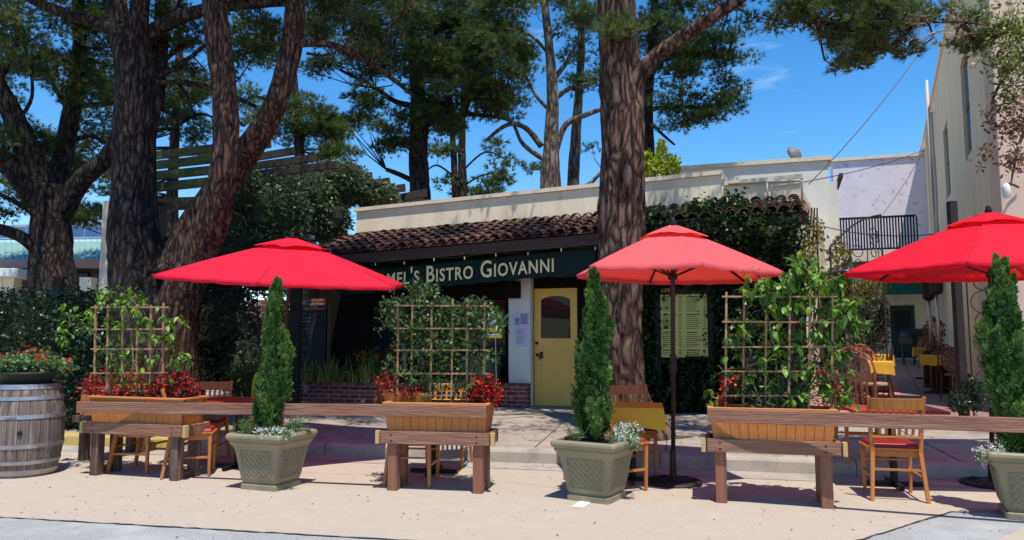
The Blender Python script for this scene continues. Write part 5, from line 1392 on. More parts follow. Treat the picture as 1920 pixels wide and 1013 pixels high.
# vines
def vine(name, label, h, n, mat, spots, L, Wd, big, stems_or_core, per=7, spread=.05, droop=-.8, seed=0):
    base = h(stems_or_core[0][0][0], stems_or_core[0][0][1])
    t = thing(name, label, 'climbing plant', tuple(base), group='vines on the trellises')
    rr = random.Random(seed); m = MB()
    allp = []
    for s in stems_or_core:
        pts = [h(x, y, rr.uniform(-.06, .06)) for x, y in s]
        m.tube(pts, [.006]*(len(pts)-1)+[.003], 5, cap=False); allp += pts
    C = []; D = []
    for (x, y, sx, sy, k) in spots:
        for i in range(int(k*(.78 if big else .85))):
            off = rr.gauss(-.03, .075); p = h(rr.gauss(x, sx), rr.gauss(y, sy), off); 
            q = min(allp, key=lambda s: (s-p).length)
            if rr.random() < .35 and (q-p).length < .5: m.tube([q, q.lerp(p, .5)+Vector((0, 0, .03)), p], [.004, .003, .002], 4, cap=False)
            ax = Vector(unit(1)[0])
            for j in range(per):
                C.append(p+Vector(unit(1)[0])*spread*rr.random()); d = Vector(unit(1)[0])*.8+ax*.3; d.z += droop*rr.uniform(.3, 1.2); D.append(d)
    C = np.array(C); D = np.array(D)
    m.build('stem', m_barkg, t, local=False)
    V = bigleaves(C, D, L, Wd) if big else leaves(C, D, L, Wd)
    k = 6 if big else 1
    return t, npmesh('leaves', V, 4, mat, t, np.repeat(rng.random(len(C)), k))
vine('trellis_vine', 'light green drooping vine spreading sideways over left trellis', h1, n1, g_jas,
     [(215, 560, 18, 12, 26), (255, 580, 25, 18, 26), (140, 600, 18, 14, 18), (125, 628, 14, 9, 12), (200, 610, 30, 18, 26), (285, 605, 20, 16, 16), (322, 602, 10, 6, 8), (215, 665, 30, 20, 24), (265, 655, 25, 25, 22), (320, 645, 14, 10, 10),
      (350, 672, 14, 8, 10), (335, 680, 10, 8, 6), (235, 705, 35, 18, 20), (250, 552, 12, 8, 10), (165, 615, 12, 12, 8)], .085, .40, True,
     [[(205, 745), (210, 680), (200, 610), (215, 560)], [(240, 745), (250, 680), (245, 610), (255, 570)], [(205, 660), (170, 620), (130, 612)], [(265, 745), (290, 690), (330, 675), (360, 668)], [(280, 740), (290, 650), (322, 604)]], per=5, seed=2)
vine('trellis_vine', 'dense small leaved dark vine filling middle trellis', h2, n2, g_jasd,
     [(790, 550, 18, 10, 60), (745, 575, 16, 14, 44), (840, 580, 30, 12, 60), (900, 585, 18, 14, 44), (800, 610, 35, 22, 100), (870, 620, 30, 22, 80), (930, 600, 10, 14, 22), (770, 650, 20, 25, 60), (830, 660, 35, 25, 90), (890, 665, 18, 25, 50),
      (760, 700, 18, 20, 40), (820, 715, 30, 20, 60), (880, 715, 18, 16, 34), (735, 605, 10, 14, 18)], .050, .46, False,
     [[(800, 750), (790, 690), (800, 600), (790, 545)], [(850, 750), (860, 680), (850, 600), (870, 570)], [(780, 750), (760, 680), (745, 600)], [(880, 750), (890, 680), (925, 590)], [(830, 750), (815, 640), (830, 570)]], per=7, spread=.06, droop=-.35, seed=3)
vine('trellis_vine', 'tall vine with broad glossy drooping leaves on right trellis', h3, n3, g_jas,
     [(1490, 500, 12, 10, 16), (1470, 530, 26, 12, 26), (1530, 525, 22, 16, 24), (1420, 545, 14, 12, 14), (1500, 560, 30, 16, 26), (1440, 590, 20, 18, 16), (1500, 615, 24, 22, 20), (1555, 570, 16, 20, 18), (1585, 590, 22, 20, 18), (1610, 600, 10, 14, 8),
      (1445, 650, 10, 18, 14), (1375, 625, 12, 12, 8), (1500, 670, 30, 24, 18), (1560, 650, 20, 20, 14), (1545, 700, 25, 20, 14), (1400, 700, 30, 20, 14), (1450, 720, 30, 16, 12), (1497, 742, 6, 8, 4), (1580, 715, 16, 12, 8), (1335, 742, 8, 8, 5), (1590, 742, 12, 8, 6)], .100, .50, True,
     [[(1465, 765), (1470, 690), (1490, 600), (1490, 500)], [(1480, 765), (1510, 690), (1550, 600), (1600, 590)], [(1450, 765), (1420, 690), (1380, 630)], [(1490, 765), (1540, 690), (1535, 530)], [(1465, 765), (1450, 640), (1430, 550)], [(1470, 765), (1400, 745), (1340, 740)], [(1490, 765), (1550, 730), (1592, 738)]], per=5, spread=.035, droop=-1.1, seed=4)
vine('trellis_vine', 'thin dark twiggy growth low down behind the right trellis vine', h3, -n3, g_jasd,
     [(1400, 620, 25, 40, 60), (1470, 700, 50, 30, 120), (1540, 690, 30, 30, 80), (1400, 720, 25, 20, 60)], .045, .42, False, [[(1430, 762), (1400, 690), (1390, 600)], [(1500, 762), (1530, 680), (1500, 600)]], per=6, spread=.06, droop=-.2, seed=6)
# red begonias, geraniums
def flowers(name, label, cat, base, spots, gmat, fmat, nleaf, nfl, L=.03, fl=.022, group=None, cluster=True):
    t = thing(name, label, cat, tuple(base), group=group)
    C = np.concatenate([np.array(c)[None]+rng.normal(size=(nleaf, 3))*np.array(s)[None]*.55 for c, s in spots])
    V = leaves(C, unit(len(C))+np.array([[0, 0, .2]]), L, .7); npmesh('leaves', V, 4, gmat, t, rng.random(len(C)))
    F = []
    for c, s in spots:
        cc = np.array(c)[None]+rng.normal(size=(nfl, 3))*np.array(s)[None]*.55+np.array([[0, 0, s[2]*.35]])
        if cluster: cc = np.repeat(cc, 14, 0)+rng.normal(size=(nfl*14, 3))*fl*.8
        F.append(cc)
    F = np.concatenate(F); V = leaves(F, unit(len(F))+np.array([[0, -.4, .5]]), fl, .9); npmesh('flowers', V, 4, fmat, t, rng.random(len(F)))
    m = MB()
    for c, s in spots:
        for k in range(4): q = Vector(c)+Vector((random.uniform(-1, 1)*s[0]*.6, random.uniform(-1, 1)*s[1]*.6, s[2]*.3)); m.tube([Vector((c[0], c[1], base[2]))+(q-Vector(c))*.3, q], [.004, .003], 4, cap=False)
    m.build('stems_or_core', m_barkg, t, local=False)
    return t
def sp(h, x, y, rx, ry, off=0, k=6.9/FPX): return (tuple(h(x, y, off)), (rx*k, .09, ry*k))
flowers('begonia', 'bushy red begonia in left planter box at its right end', 'flower', h1(330, 745), [sp(h1, 322, 725, 34, 22), sp(h1, 350, 732, 24, 18), sp(h1, 295, 735, 22, 14), sp(h1, 335, 708, 16, 8), sp(h1, 240, 738, 30, 9)], g_beg, g_beg, 330, 12, .035, .022)
flowers('begonia', 'small red begonia at the left end of left planter box', 'flower', h1(165, 745), [sp(h1, 172, 728, 20, 20), sp(h1, 190, 740, 18, 12)], g_beg, g_beg, 320, 9, .033, .022)
c4 = Vector((a4.x+.42, a4.y-.1, 0))
flowers('begonia', 'dark red begonia in the small turned planter box behind barrel', 'flower', (c4.x-.05, c4.y+.3, .8), [((c4.x-.05, c4.y+.25, .93), (.16, .16, .10)), ((c4.x+.05, c4.y+.6, .93), (.14, .16, .10))], g_beg, g_beg, 330, 12, .033, .022)
flowers('begonia', 'bright red begonia at right end of middle planter box', 'flower', h2(915, 750), [sp(h2, 912, 728, 22, 22), sp(h2, 895, 745, 20, 12), sp(h2, 925, 740, 14, 16)], g_beg, g_red, 330, 14, .033, .024)
flowers('begonia', 'red begonia behind the left end of the middle trellis', 'flower', h2(740, 750), [sp(h2, 728, 720, 14, 14), sp(h2, 765, 735, 22, 10)], g_beg, g_beg, 220, 8, .033, .024)
flowers('begonia', 'few orange red begonia blooms at left end of right planter box', 'flower', h3(1362, 760), [sp(h3, 1362, 722, 7, 12), sp(h3, 1352, 752, 6, 8)], g_beg, g_red, 60, 5, .03, .022)
flowers('begonia', 'red begonia at right end of right planter box', 'flower', h3(1550, 760), [sp(h3, 1560, 735, 14, 14), sp(h3, 1540, 700, 8, 8)], g_beg, g_beg, 150, 6, .03, .022)

# ================================================================ BARREL WITH FLOWER BOWL
bp_ = Vector((-5.17, 8.0, 0))
BR = thing('wine_barrel', 'weathered oak wine barrel with galvanised hoops at the left edge', 'barrel', tuple(bp_), R(12))
Hb_ = .95
rad = lambda z: .285+.068*(1-((z/Hb_-.5)/.5)**2)
for i in range(1):
    m = MB(); ns = 22
    for s in range(ns):
        a0_, a1_ = 2*math.pi*s/ns+.008, 2*math.pi*(s+1)/ns-.008
        K = 14; b0 = len(m.v)
        for k in range(K+1):
            z_ = Hb_*k/K; r_ = rad(z_)
            for a in (a0_, (a0_+a1_)/2, a1_): m.v.append((r_*math.cos(a)*(1.0 if a != (a0_+a1_)/2 else 1.006), r_*math.sin(a)*(1.0 if a != (a0_+a1_)/2 else 1.006), z_))
            m.v.append(((r_-.025)*math.cos(a1_), (r_-.025)*math.sin(a1_), z_)); m.v.append(((r_-.025)*math.cos(a0_), (r_-.025)*math.sin(a0_), z_))
        for k in range(K):
            q = b0+k*5
            for j in range(5): m.f.append((q+j, q+(j+1) % 5, q+5+(j+1) % 5, q+5+j))
        m.f.append(tuple(b0+K*5+j for j in range(5))); m.f.append(tuple(b0+j for j in range(5))[::-1])
    m.build('staves', m_barrel, BR)
m = MB(); m.lathe([(.001, Hb_-.04), (rad(Hb_)-.02, Hb_-.04), (rad(Hb_)-.02, Hb_-.025), (.001, Hb_-.025)], 24); m.build('head', m_barrel, BR)
for z_, w_ in ((.025, .05), (.135, .035), (.30, .04), (.60, .04), (.79, .035), (.90, .05)):
    m = MB(); r0, r1 = rad(z_)+.008, rad(z_+w_)+.008; m.lathe([(r0-.012, z_), (r0, z_), (r1, z_+w_), (r1-.012, z_+w_)], 40); m.build('hoop', m_hoop, BR, smooth=False)
m = MB(); r_ = rad(.46)+.004; a = R(-78); m.lathe([(.001, 0), (.024, 0), (.024, .01), (.001, .01)], 14); o = m.build('bung', m_black, BR); o.location = (r_*math.cos(a), r_*math.sin(a), .46); o.rotation_euler = (R(90), 0, a+R(90))
BW = thing('flower_bowl', 'wide black bowl of red geraniums standing on the barrel', 'flower pot', tuple(bp_+Vector((0, 0, Hb_-.02))))
m = MB(); m.lathe([(.2, 0), (.24, .02), (.31, .12), (.33, .125), (.33, .145), (.30, .145), (.28, .12), (.001, .11)], 28); m.build('bowl', M('dark_bowl', (.02, .022, .02), rough=.6), BW, smooth=True)
def rel(c): return (bp_.x+c[0], bp_.y+c[1], Hb_+c[2])
flowers('geranium', 'red geraniums with green leaves filling the bowl on the barrel', 'flower', rel((0, 0, .1)), [(rel((x, y, z)), (.14, .14, .08)) for x, y, z in ((-.2, -.1, .2), (0, -.12, .22), (.2, -.05, .21), (.1, .15, .22), (-.12, .15, .22), (.28, .08, .17), (0, 0, .25), (-.3, 0, .18))], g_herb, g_red, 170, 2, .05, .04)

# ================================================================ SQUARE POTS WITH CYPRESSES
def pot(loc, rz, label):
    t = thing('square_pot', label, 'plant pot', tuple(loc), rz, 'taupe square pots with lattice panels')
    prof = [(.205, 0), (.205, .045), (.198, .052), (.185, .054), (.185, .06), (.198, .075), (.206, .10), (.238, .30), (.252, .375), (.262, .40), (.285, .43), (.292, .445), (.288, .455), (.296, .462), (.309, .475), (.314, .492), (.312, .512), (.300, .527), (.285, .530), (.272, .525), (.27, .44)]
    m = MB(); rc = .03; K = 5
    ring = []
    for s, z_ in prof:
        r_ = min(rc, s*.2); pts = []
        for q, (cx, cy) in enumerate(((1, 1), (-1, 1), (-1, -1), (1, -1))):
            for k in range(K):
                a = math.pi/2*(q+k/(K-1)); pts.append((cx*(s-r_)+r_*math.cos(a), cy*(s-r_)+r_*math.sin(a), z_))
        ring.append(pts); m.v += pts
    n = 4*K
    for i in range(len(prof)-1):
        for k in range(n): m.f.append((i*n+k, i*n+(k+1) % n, (i+1)*n+(k+1) % n, (i+1)*n+k))
    m.f.append(tuple(range(n))[::-1])
    m.build('body', m_pot, t)
    # lattice panels: border and crossing ribs, on each of the four sloping sides
    for q in range(4):
        m = MB(); R_ = Matrix.Rotation(math.pi/2*q, 3, 'Z')
        zb, zt_ = .11, .365
        s_at = lambda z: .206+(z-.10)*(.238-.206)/.2 if z < .3 else .238+(z-.3)*(.252-.238)/.075
        def fp(x, z, o): return R_ @ Vector((x, -(s_at(z)+o), z))
        hb, ht = .150, .172
        W_ = lambda z: hb+(ht-hb)*(z-zb)/(zt_-zb)
        def rib(x0, z0, x1, z1, w):
            d = Vector((x1-x0, z1-z0)); d.normalize(); nx, nz_ = -d.y*w/2, d.x*w/2
            B = [fp(x0-nx, z0-nz_, -.004), fp(x1-nx, z1-nz_, -.004), fp(x1+nx, z1+nz_, -.004), fp(x0+nx, z0+nz_, -.004)]
            T_ = [fp(x0-nx*.5, z0-nz_*.5, .0065), fp(x1-nx*.5, z1-nz_*.5, .0065), fp(x1+nx*.5, z1+nz_*.5, .0065), fp(x0+nx*.5, z0+nz_*.5, .0065)]
            m.hexa(B, T_)
        rib(-W_(zb), zb, W_(zb), zb, .012); rib(-W_(zt_), zt_, W_(zt_), zt_, .012); rib(-W_(zb), zb, -W_(zt_), zt_, .012); rib(W_(zb), zb, W_(zt_), zt_, .012)
        st = .056
        for sgn in (1, -1):
            k = -9
            while k < 10:
                # line x = sgn*(z-zb) + k*st clipped
                pts = []
                for i in range(41):
                    z_ = zb+(zt_-zb)*i/40; x = sgn*(z_-zb)*.95+k*st
                    if abs(x) <= W_(z_)-.006: pts.append((x, z_))
                if len(pts) > 2: rib(pts[0][0], pts[0][1], pts[-1][0], pts[-1][1], .013)
                k += 1
        m.build('lattice_panel', m_pot, t)
    m = MB(); m.box(-.272, .272, -.272, .272, .44, .485); m.build('soil', m_soil, t)
    return t
def cypress(base, H, Rm, label, lean=(0, 0), seed=0, n=5200, prof=None):
    t = thing('cypress', label, 'cypress', tuple(base), group='slim cypresses in square pots')
    rr = np.random.default_rng(seed)
    m = MB(); m.tube([(0, 0, -.05), (lean[0]*.5, lean[1]*.5, H*.5), (lean[0], lean[1], H*.92)], [.018, .012, .004], 7); m.build('trunk', m_barkg, t)
    prof = prof or (lambda f: np.where(f < .12, .70+f*2.2, np.where(f < .45, .96+.06*np.sin(f*17+seed), np.maximum(0.02, (1-(f-.45)/.56))**.72)))
    NSH = 150; per = n//NSH; n = NSH*per
    fs = np.sort(rr.random(NSH))*.93; ths = rr.random(NSH)*2*np.pi+np.arange(NSH)*2.4
    rs = Rm*prof(fs)*(.45+.62*rr.random(NSH))*(1+.30*np.sin(ths*1+fs*7+seed))
    Ls = (.30-.16*fs)*(.6+.7*rr.random(NSH))
    u = rr.random((NSH, per)); body = np.sin(np.clip(u*1.05, 0, 1)*np.pi)**.7*.045*(1-.45*fs[:, None])
    a2 = rr.random((NSH, per))*2*np.pi; q0 = rr.random((NSH, per))**.5
    rad_ = np.maximum(0, rs[:, None]-Rm*.25)+u*Rm*.34*(1-.6*fs[:, None])
    x = rad_*np.cos(ths)[:, None]+body*q0*np.cos(a2)+lean[0]*fs[:, None]
    y = rad_*np.sin(ths)[:, None]+body*q0*np.sin(a2)+lean[1]*fs[:, None]
    z_ = .0+fs[:, None]*(H-.12)+u*Ls[:, None]
    C = np.stack([x, y, z_], 2).reshape(-1, 3)
    th = np.repeat(ths, per); f = np.clip(C[:, 2]/H, 0, 1); q = np.repeat(.35+.65*rr.random(NSH), per)
    out = np.stack([np.cos(th), np.sin(th), np.zeros(n)], 1)
    D = nrm(out*.30+np.array([[0, 0, 1.0]])+rr.normal(size=(n, 3))*.26)
    # every spray: a flat fan of 7 scale twigs
    K = 7; Cc = np.repeat(C, K, 0); Dd = np.repeat(D, K, 0); oo = np.repeat(out, K, 0)
    side = nrm(np.cross(Dd, oo)+rr.normal(size=Cc.shape)*.5)
    j = np.tile(np.arange(K), n)[:, None]
    st = Cc+Dd*(.006*j); dd = nrm(Dd+side*((j % 2)*2-1)*(.75-.08*j)+rr.normal(size=Cc.shape)*.12)
    L = .058*(1.15-.09*j)*(1-.35*np.repeat(f, K)[:, None]); w = .0055
    s2 = nrm(np.cross(dd, np.repeat(unit(n), K, 0)))
    V = np.stack([st-s2*w, st+s2*w, st+dd*L*.7+s2*w*1.3, st+dd*L], 1)
    rnd = np.clip(np.repeat(.05+.2*rr.random(n)+.55*(q-.35)/.65, K)+rr.random(n*K)*.25, 0, 1)
    npmesh('foliage', V.reshape(-1, 3), 4, g_cyp, t, rnd, local=True)
    # solid core keeps the column dense, its dark colour painting the inner shade
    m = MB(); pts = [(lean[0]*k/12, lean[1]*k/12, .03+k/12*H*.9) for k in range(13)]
    m.tube(pts, [float(Rm*.50*prof(np.array([k/12.0*.95+.01]))[0]) for k in range(13)], 10); m.build('shade_core', m_core, t)
    return t
pots = [((-2.33, 7.32), -20, 'square pot with cypress standing between left and middle planters', 'slim light green cypress in front of left umbrella', 1.60, .128, 11),
        ((.76, 6.80), -31, 'square pot holding cypress in front of kerb pine and yellow door', 'slim cypress in front of the kerb pine trunk', 1.60, .158, 22),
        ((4.19, 6.12), -26, 'square pot cut by right picture edge under bright red umbrella', 'tall slim cypress in front of the right umbrella', 1.70, .165, 33)]
for (x, y), rz, lb, lc, H, Rm, sd_ in pots:
    dx = -.10 if x > 4 else -.02
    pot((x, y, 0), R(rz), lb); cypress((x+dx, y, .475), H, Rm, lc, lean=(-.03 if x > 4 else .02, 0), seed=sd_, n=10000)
def alyssum(label, c, spots, n=170):
    return flowers('alyssum', label, 'flower', (c[0], c[1], .5), spots, g_herb, g_whi, n, 16, .022, .014, group='white flowers spilling over the pots')
alyssum('white alyssum spilling over the pot of left cypress', (-2.2, 7.1), [((-2.24, 7.06, .55), (.16, .05, .04)), ((-2.12, 7.02, .53), (.10, .05, .05)), ((-2.3, 7.03, .52), (.07, .04, .04))])
alyssum('white alyssum spilling at right over the pot by kerb pine', (1.0, 6.75), [((1.0, 6.66, .56), (.12, .09, .07)), ((1.08, 6.62, .50), (.06, .05, .06)), ((.93, 6.62, .54), (.06, .06, .04)), ((1.02, 6.75, .60), (.10, .08, .05))])
alyssum('white alyssum trailing left from pot at right edge', (3.85, 6.1), [((3.78, 6.08, .47), (.05, .05, .05)), ((3.86, 6.02, .52), (.05, .05, .04))], 60)
alyssum('white alyssum bloom hanging over front rim of pot at right edge', (4.0, 5.8), [((4.10, 5.76, .48), (.04, .03, .05))], 60)
def herb(label, c, H=.2, n=80, w=.06):
    t = thing('herb', label, 'herb', tuple(c), group='low herbs in the pots')
    C = np.repeat(np.array([c]), n, 0)+rng.normal(size=(n, 3))*np.array([[w, w, 0]])*.6
    D = nrm(rng.normal(size=(n, 3))*.28+np.array([[0, 0, 1]])); l = H*(.5+.5*rng.random((n, 1)))
    K = 14; V = []
    for k in range(K):
        p = C+D*l*(k/K); V.append(leaves(p, D*.6+unit(n), .035, .2))
    V.append(leaves(C, D, H*.9, .02)); V = np.concatenate(V); npmesh('leaves', V, 4, g_herb, t, rng.random(len(V)//4)); return t
herb('upright green herb at left in pot between planters', (-2.53, 7.22, .49), .2, 45, .08)
herb('feathery green herb at right in pot between planters', (-2.10, 7.25, .49), .2, 45, .07)
herb('thin upright herb at left in pot by the kerb pine', (.56, 6.72, .49), .22, 24, .05)
herb('fine herb at right in pot by the kerb pine', (.98, 6.92, .49), .22, 24, .05)
herb('green herb at left in pot at right edge', (3.98, 6.08, .49), .16, 28, .04)

# ================================================================ UMBRELLAS
def umbrella(loc, Rr, zr, za, az, tilt, tiltaz, mat, label, lean=(0, 0), vent_r=.30, pole_top=None, sides=6, seam=None):
    t = thing('umbrella', label, 'umbrella', tuple(loc), group='red cafe umbrellas')
    piv = Vector((lean[0], lean[1], zr+.1)); ax = Vector((-math.sin(tiltaz), math.cos(tiltaz), 0)); Rm = Matrix.Rotation(tilt, 3, ax)
    T = lambda p: piv+Rm @ (Vector(p)+Vector((lean[0], lean[1], 0))-piv)
    def cp(f, th, up=0):     # fabric point, f 0..1 from apex to rim, th angle
        k = (th-az)/(2*math.pi/sides); i = math.floor(k+1e-9); w = k-i
        a0_, a1_ = az+i*2*math.pi/sides, az+(i+1)*2*math.pi/sides
        z_ = za-(za-zr)*(f**1.12)
        p = Vector((math.cos(a0_), math.sin(a0_), 0))*(1-w)+Vector((math.cos(a1_), math.sin(a1_), 0))*w
        s = 4*w*(1-w)
        inward = 1-.045*s*f; seam = .006 if w < .01 or w > .99 else 0; up = up+seam+.006*math.sin(th*23+f*9)*f*s
        return T((p.x*Rr*f*inward, p.y*Rr*f*inward, z_-.035*s*f*(1-f*.4)+up+.015*s*f*f))
    NS = sides*16; m = MB(); fr_ = [.16+(1-.16)*k/14 for k in range(15)]
    for f in fr_:
        for k in range(NS): m.v.append(tuple(cp(f, az+2*math.pi*k/NS)))
    for i in range(len(fr_)-1):
        for k in range(NS): a = i*NS+k; b = i*NS+(k+1) % NS; m.f.append((a, a+NS, b+NS, b))
    # hem folded under
    b0 = len(m.v)
    for k in range(NS): p = cp(1, az+2*math.pi*k/NS); q = cp(.985, az+2*math.pi*k/NS); m.v.append((q.x, q.y, p.z-.035))
    for k in range(NS): a = (len(fr_)-1)*NS+k; b = (len(fr_)-1)*NS+(k+1) % NS; m.f.append((a, b0+k, b0+(k+1) % NS, b))
    m.build('canopy', mat, t, smooth=True)
    for k in range(sides):
        a = az+2*math.pi*k/sides; m = MB(); pr = None
        for i in range(12):
            f = vent_r+.01+(.995-vent_r)*i/11; w_ = .011/max(.2, f*Rr); cur = (cp(f, a-w_, .0045), cp(f, a+w_, .0045))
            if pr: m.quad(pr[0], cur[0], cur[1], pr[1])
            pr = cur
        m.build('seam', seam, t)
    m = MB(); fv = [0.0, .05, .12, .2, .27, vent_r]
    for f in fv:
        for k in range(NS):
            th = az+2*math.pi*k/NS; w = ((th-az)/(2*math.pi/sides)) % 1; s = 4*w*(1-w)
            fl_ = f*(1-(.12*s if f == vent_r else 0)); m.v.append(tuple(cp(max(fl_, .001), th, .035+.02*s*(f/vent_r)**3)))
    for i in range(len(fv)-1):
        for k in range(NS): a = i*NS+k; b = i*NS+(k+1) % NS; m.f.append((a, a+NS, b+NS, b))
    m.build('vent', mat, t, smooth=True)
    for k in range(sides):
        a = az+2*math.pi*k/sides; m = MB()
        hub = T((0, 0, za-.04)); m.bar(hub, cp(.5, a, -.022), .016, .022); m.bar(cp(.5, a, -.022), cp(.985, a, -.018), .016, .02)
        rb = m.build('rib', m_brown, t)
        m = MB(); m.bar(T((.03*math.cos(a), .03*math.sin(a), zr-.02+.0)), cp(.55, a, -.03), .014, .018); m.build('strut', m_brown, rb)
    m = MB(); m.tube([(0, 0, .05), (lean[0]*.97, lean[1]*.97, zr+.1), tuple(T((0, 0, za-.03)))], .022, 12); m.build('pole', m_brown, t, smooth=True)
    m = MB(); m.lathe([(.022, 0), (.034, .02), (.034, .07), (.022, .09)], 14, (lean[0]*.6, lean[1]*.6, 1.18)); m.lathe([(.028, 0), (.04, .03), (.02, .12)], 12, (lean[0]*.6, lean[1]*.6, 1.08)); m.bar((0, 0, 1.2), (.10, -.02, 1.24), .012, .012)
    m.build('crank', m_brown, t)
    m = MB(); m.lathe([(.045, 0), (.05, .03), (.04, .06), (.02, .07)], 14, tuple(T((0, 0, zr-.06)))); m.build('hub', m_black, t)
    m = MB(); m.lathe([(.035, 0), (.035, .02), (.022, .045), (.026, .06), (.001, .075)], 14, tuple(T((0, 0, za+.03)))); m.build('finial', m_black, t, smooth=True)
    m = MB(); m.lathe([(.001, 0), (.28, 0), (.285, .012), (.275, .026), (.24, .034), (.19, .028), (.14, .036), (.08, .055), (.035, .06), (.03, .30), (.024, .32)], 36)
    for k in range(12):
        a = 2*math.pi*k/12; m.bar((.10*math.cos(a), .10*math.sin(a), .04), (.25*math.cos(a+.25), .25*math.sin(a+.25), .034), .016, .012)
    m.build('base', m_iron, t)
    return t
m_red1 = fabric('crimson_canvas', (.80, .018, .055), .30, tcol=(.95, .02, .02)); m_red2 = fabric('faded_coral_canvas', (.86, .14, .15), .30, tcol=(.95, .05, .03)); m_red3 = fabric('scarlet_canvas', (.84, .012, .040), .30, tcol=(.98, .03, .02))
m_seam1 = fabric('crimson_seam', (.50, .012, .03), .1); m_seam2 = fabric('coral_seam', (.66, .12, .13), .1)
umbrella((-2.78, 8.85, 0), 1.52, 2.12, 2.60, R(-85), R(6), R(-60), m_red1, 'bright crimson tilted umbrella at left above red table', lean=(.12, .0), seam=m_seam1)
umbrella((1.60, 7.5, 0), 1.07, 2.08, 2.55, R(-88), R(1.5), R(0), m_red2, 'faded coral umbrella on bronze pole in the middle', lean=(.04, 0), vent_r=.34, seam=m_seam2)
umbrella((4.70, 7.40, 0), 1.42, 2.10, 2.68, R(-130), R(1), R(-90), m_red3, 'scarlet umbrella at right edge behind cypress', lean=(.17, .08), seam=m_seam1)

# ================================================================ CHAIRS AND TABLES
def make_chair(label, loc, rz, group='varnished slat back chairs'):
    """faces +y, back at -y"""
    t = thing('wooden_chair', label, 'chair', tuple(loc), rz, group)
    m = MB(); m.hexa([(-.21, -.19, .43), (.21, -.19, .43), (.225, .22, .43), (-.225, .22, .43)], [(-.215, -.2, .455), (.215, -.2, .455), (.23, .225, .455), (-.23, .225, .455)])
    m.hexa([(-.19, -.17, .375), (.19, -.17, .375), (.2, .2, .375), (-.2, .2, .375)], [(-.19, -.17, .428), (.19, -.17, .428), (.2, .2, .428), (-.2, .2, .428)])
    m.build('seat', m_chair, t, bevel=.006)
    m = MB(); m.hexa([(-.20, -.18, .457), (.20, -.18, .457), (.215, .21, .457), (-.215, .21, .457)], [(-.18, -.165, .49), (.18, -.165, .49), (.195, .19, .49), (-.195, .19, .49)]); m.build('cushion', m_cush, t, bevel=.01)
    for s in (-1, 1):
        m = MB(); m.bar((s*.195, .19, 0), (s*.20, .19, .43), .026, .026, up=(0, 1, 0), w1=.038, d1=.038); m.build('leg', m_chair, t, bevel=.004)
        m = MB(); m.bar((s*.225, -.255, 0), (s*.195, -.19, .42), .030, .032, up=(0, 1, 0), w1=.036, d1=.04); m.bar((s*.195, -.19, .42), (s*.205, -.205, .60), .036, .04, up=(0, 1, 0), w1=.034, d1=.034)
        m.bar((s*.205, -.205, .60), (s*.225, -.275, .915), .034, .034, up=(0, 1, 0), w1=.028, d1=.024); m.build('leg', m_chair, t, bevel=.004)
    m = MB(); n = 8
    for i in range(n):
        x0 = -.215+.43*i/n; x1 = -.215+.43*(i+1)/n; c_ = lambda x: -.27-.035*(1-(x/.215)**2)
        m.hexa([(x0, c_(x0)-.008, .80), (x1, c_(x1)-.008, .80), (x1, c_(x1)+.012, .80), (x0, c_(x0)+.012, .80)], [(x0, c_(x0)-.028, .90), (x1, c_(x1)-.028, .90), (x1, c_(x1)-.008, .90), (x0, c_(x0)-.008, .90)])
    m.build('top_rail', m_chair, t, bevel=.004)
    m = MB(); m.bar((-.2, -.215, .555), (.2, -.215, .555), .05, .02); m.build('lower_rail', m_chair, t, bevel=.003)
    for i in range(6):
        x = -.145+.058*i; m = MB(); m.bar((x*.92, -.218, .575), (x, -.285, .81), .022, .012, up=(0, 1, 0)); m.build('slat', m_chair, t)
    m = MB()
    for s in (-1, 1): m.bar((s*.2, .185, .20), (s*.213, -.225, .20), .018, .022)
    m.bar((-.21, -.215, .27), (.21, -.215, .27), .022, .018); m.bar((-.2, .19, .3), (.2, .19, .3), .022, .018); m.build('stretcher', m_chair, t)
    return t
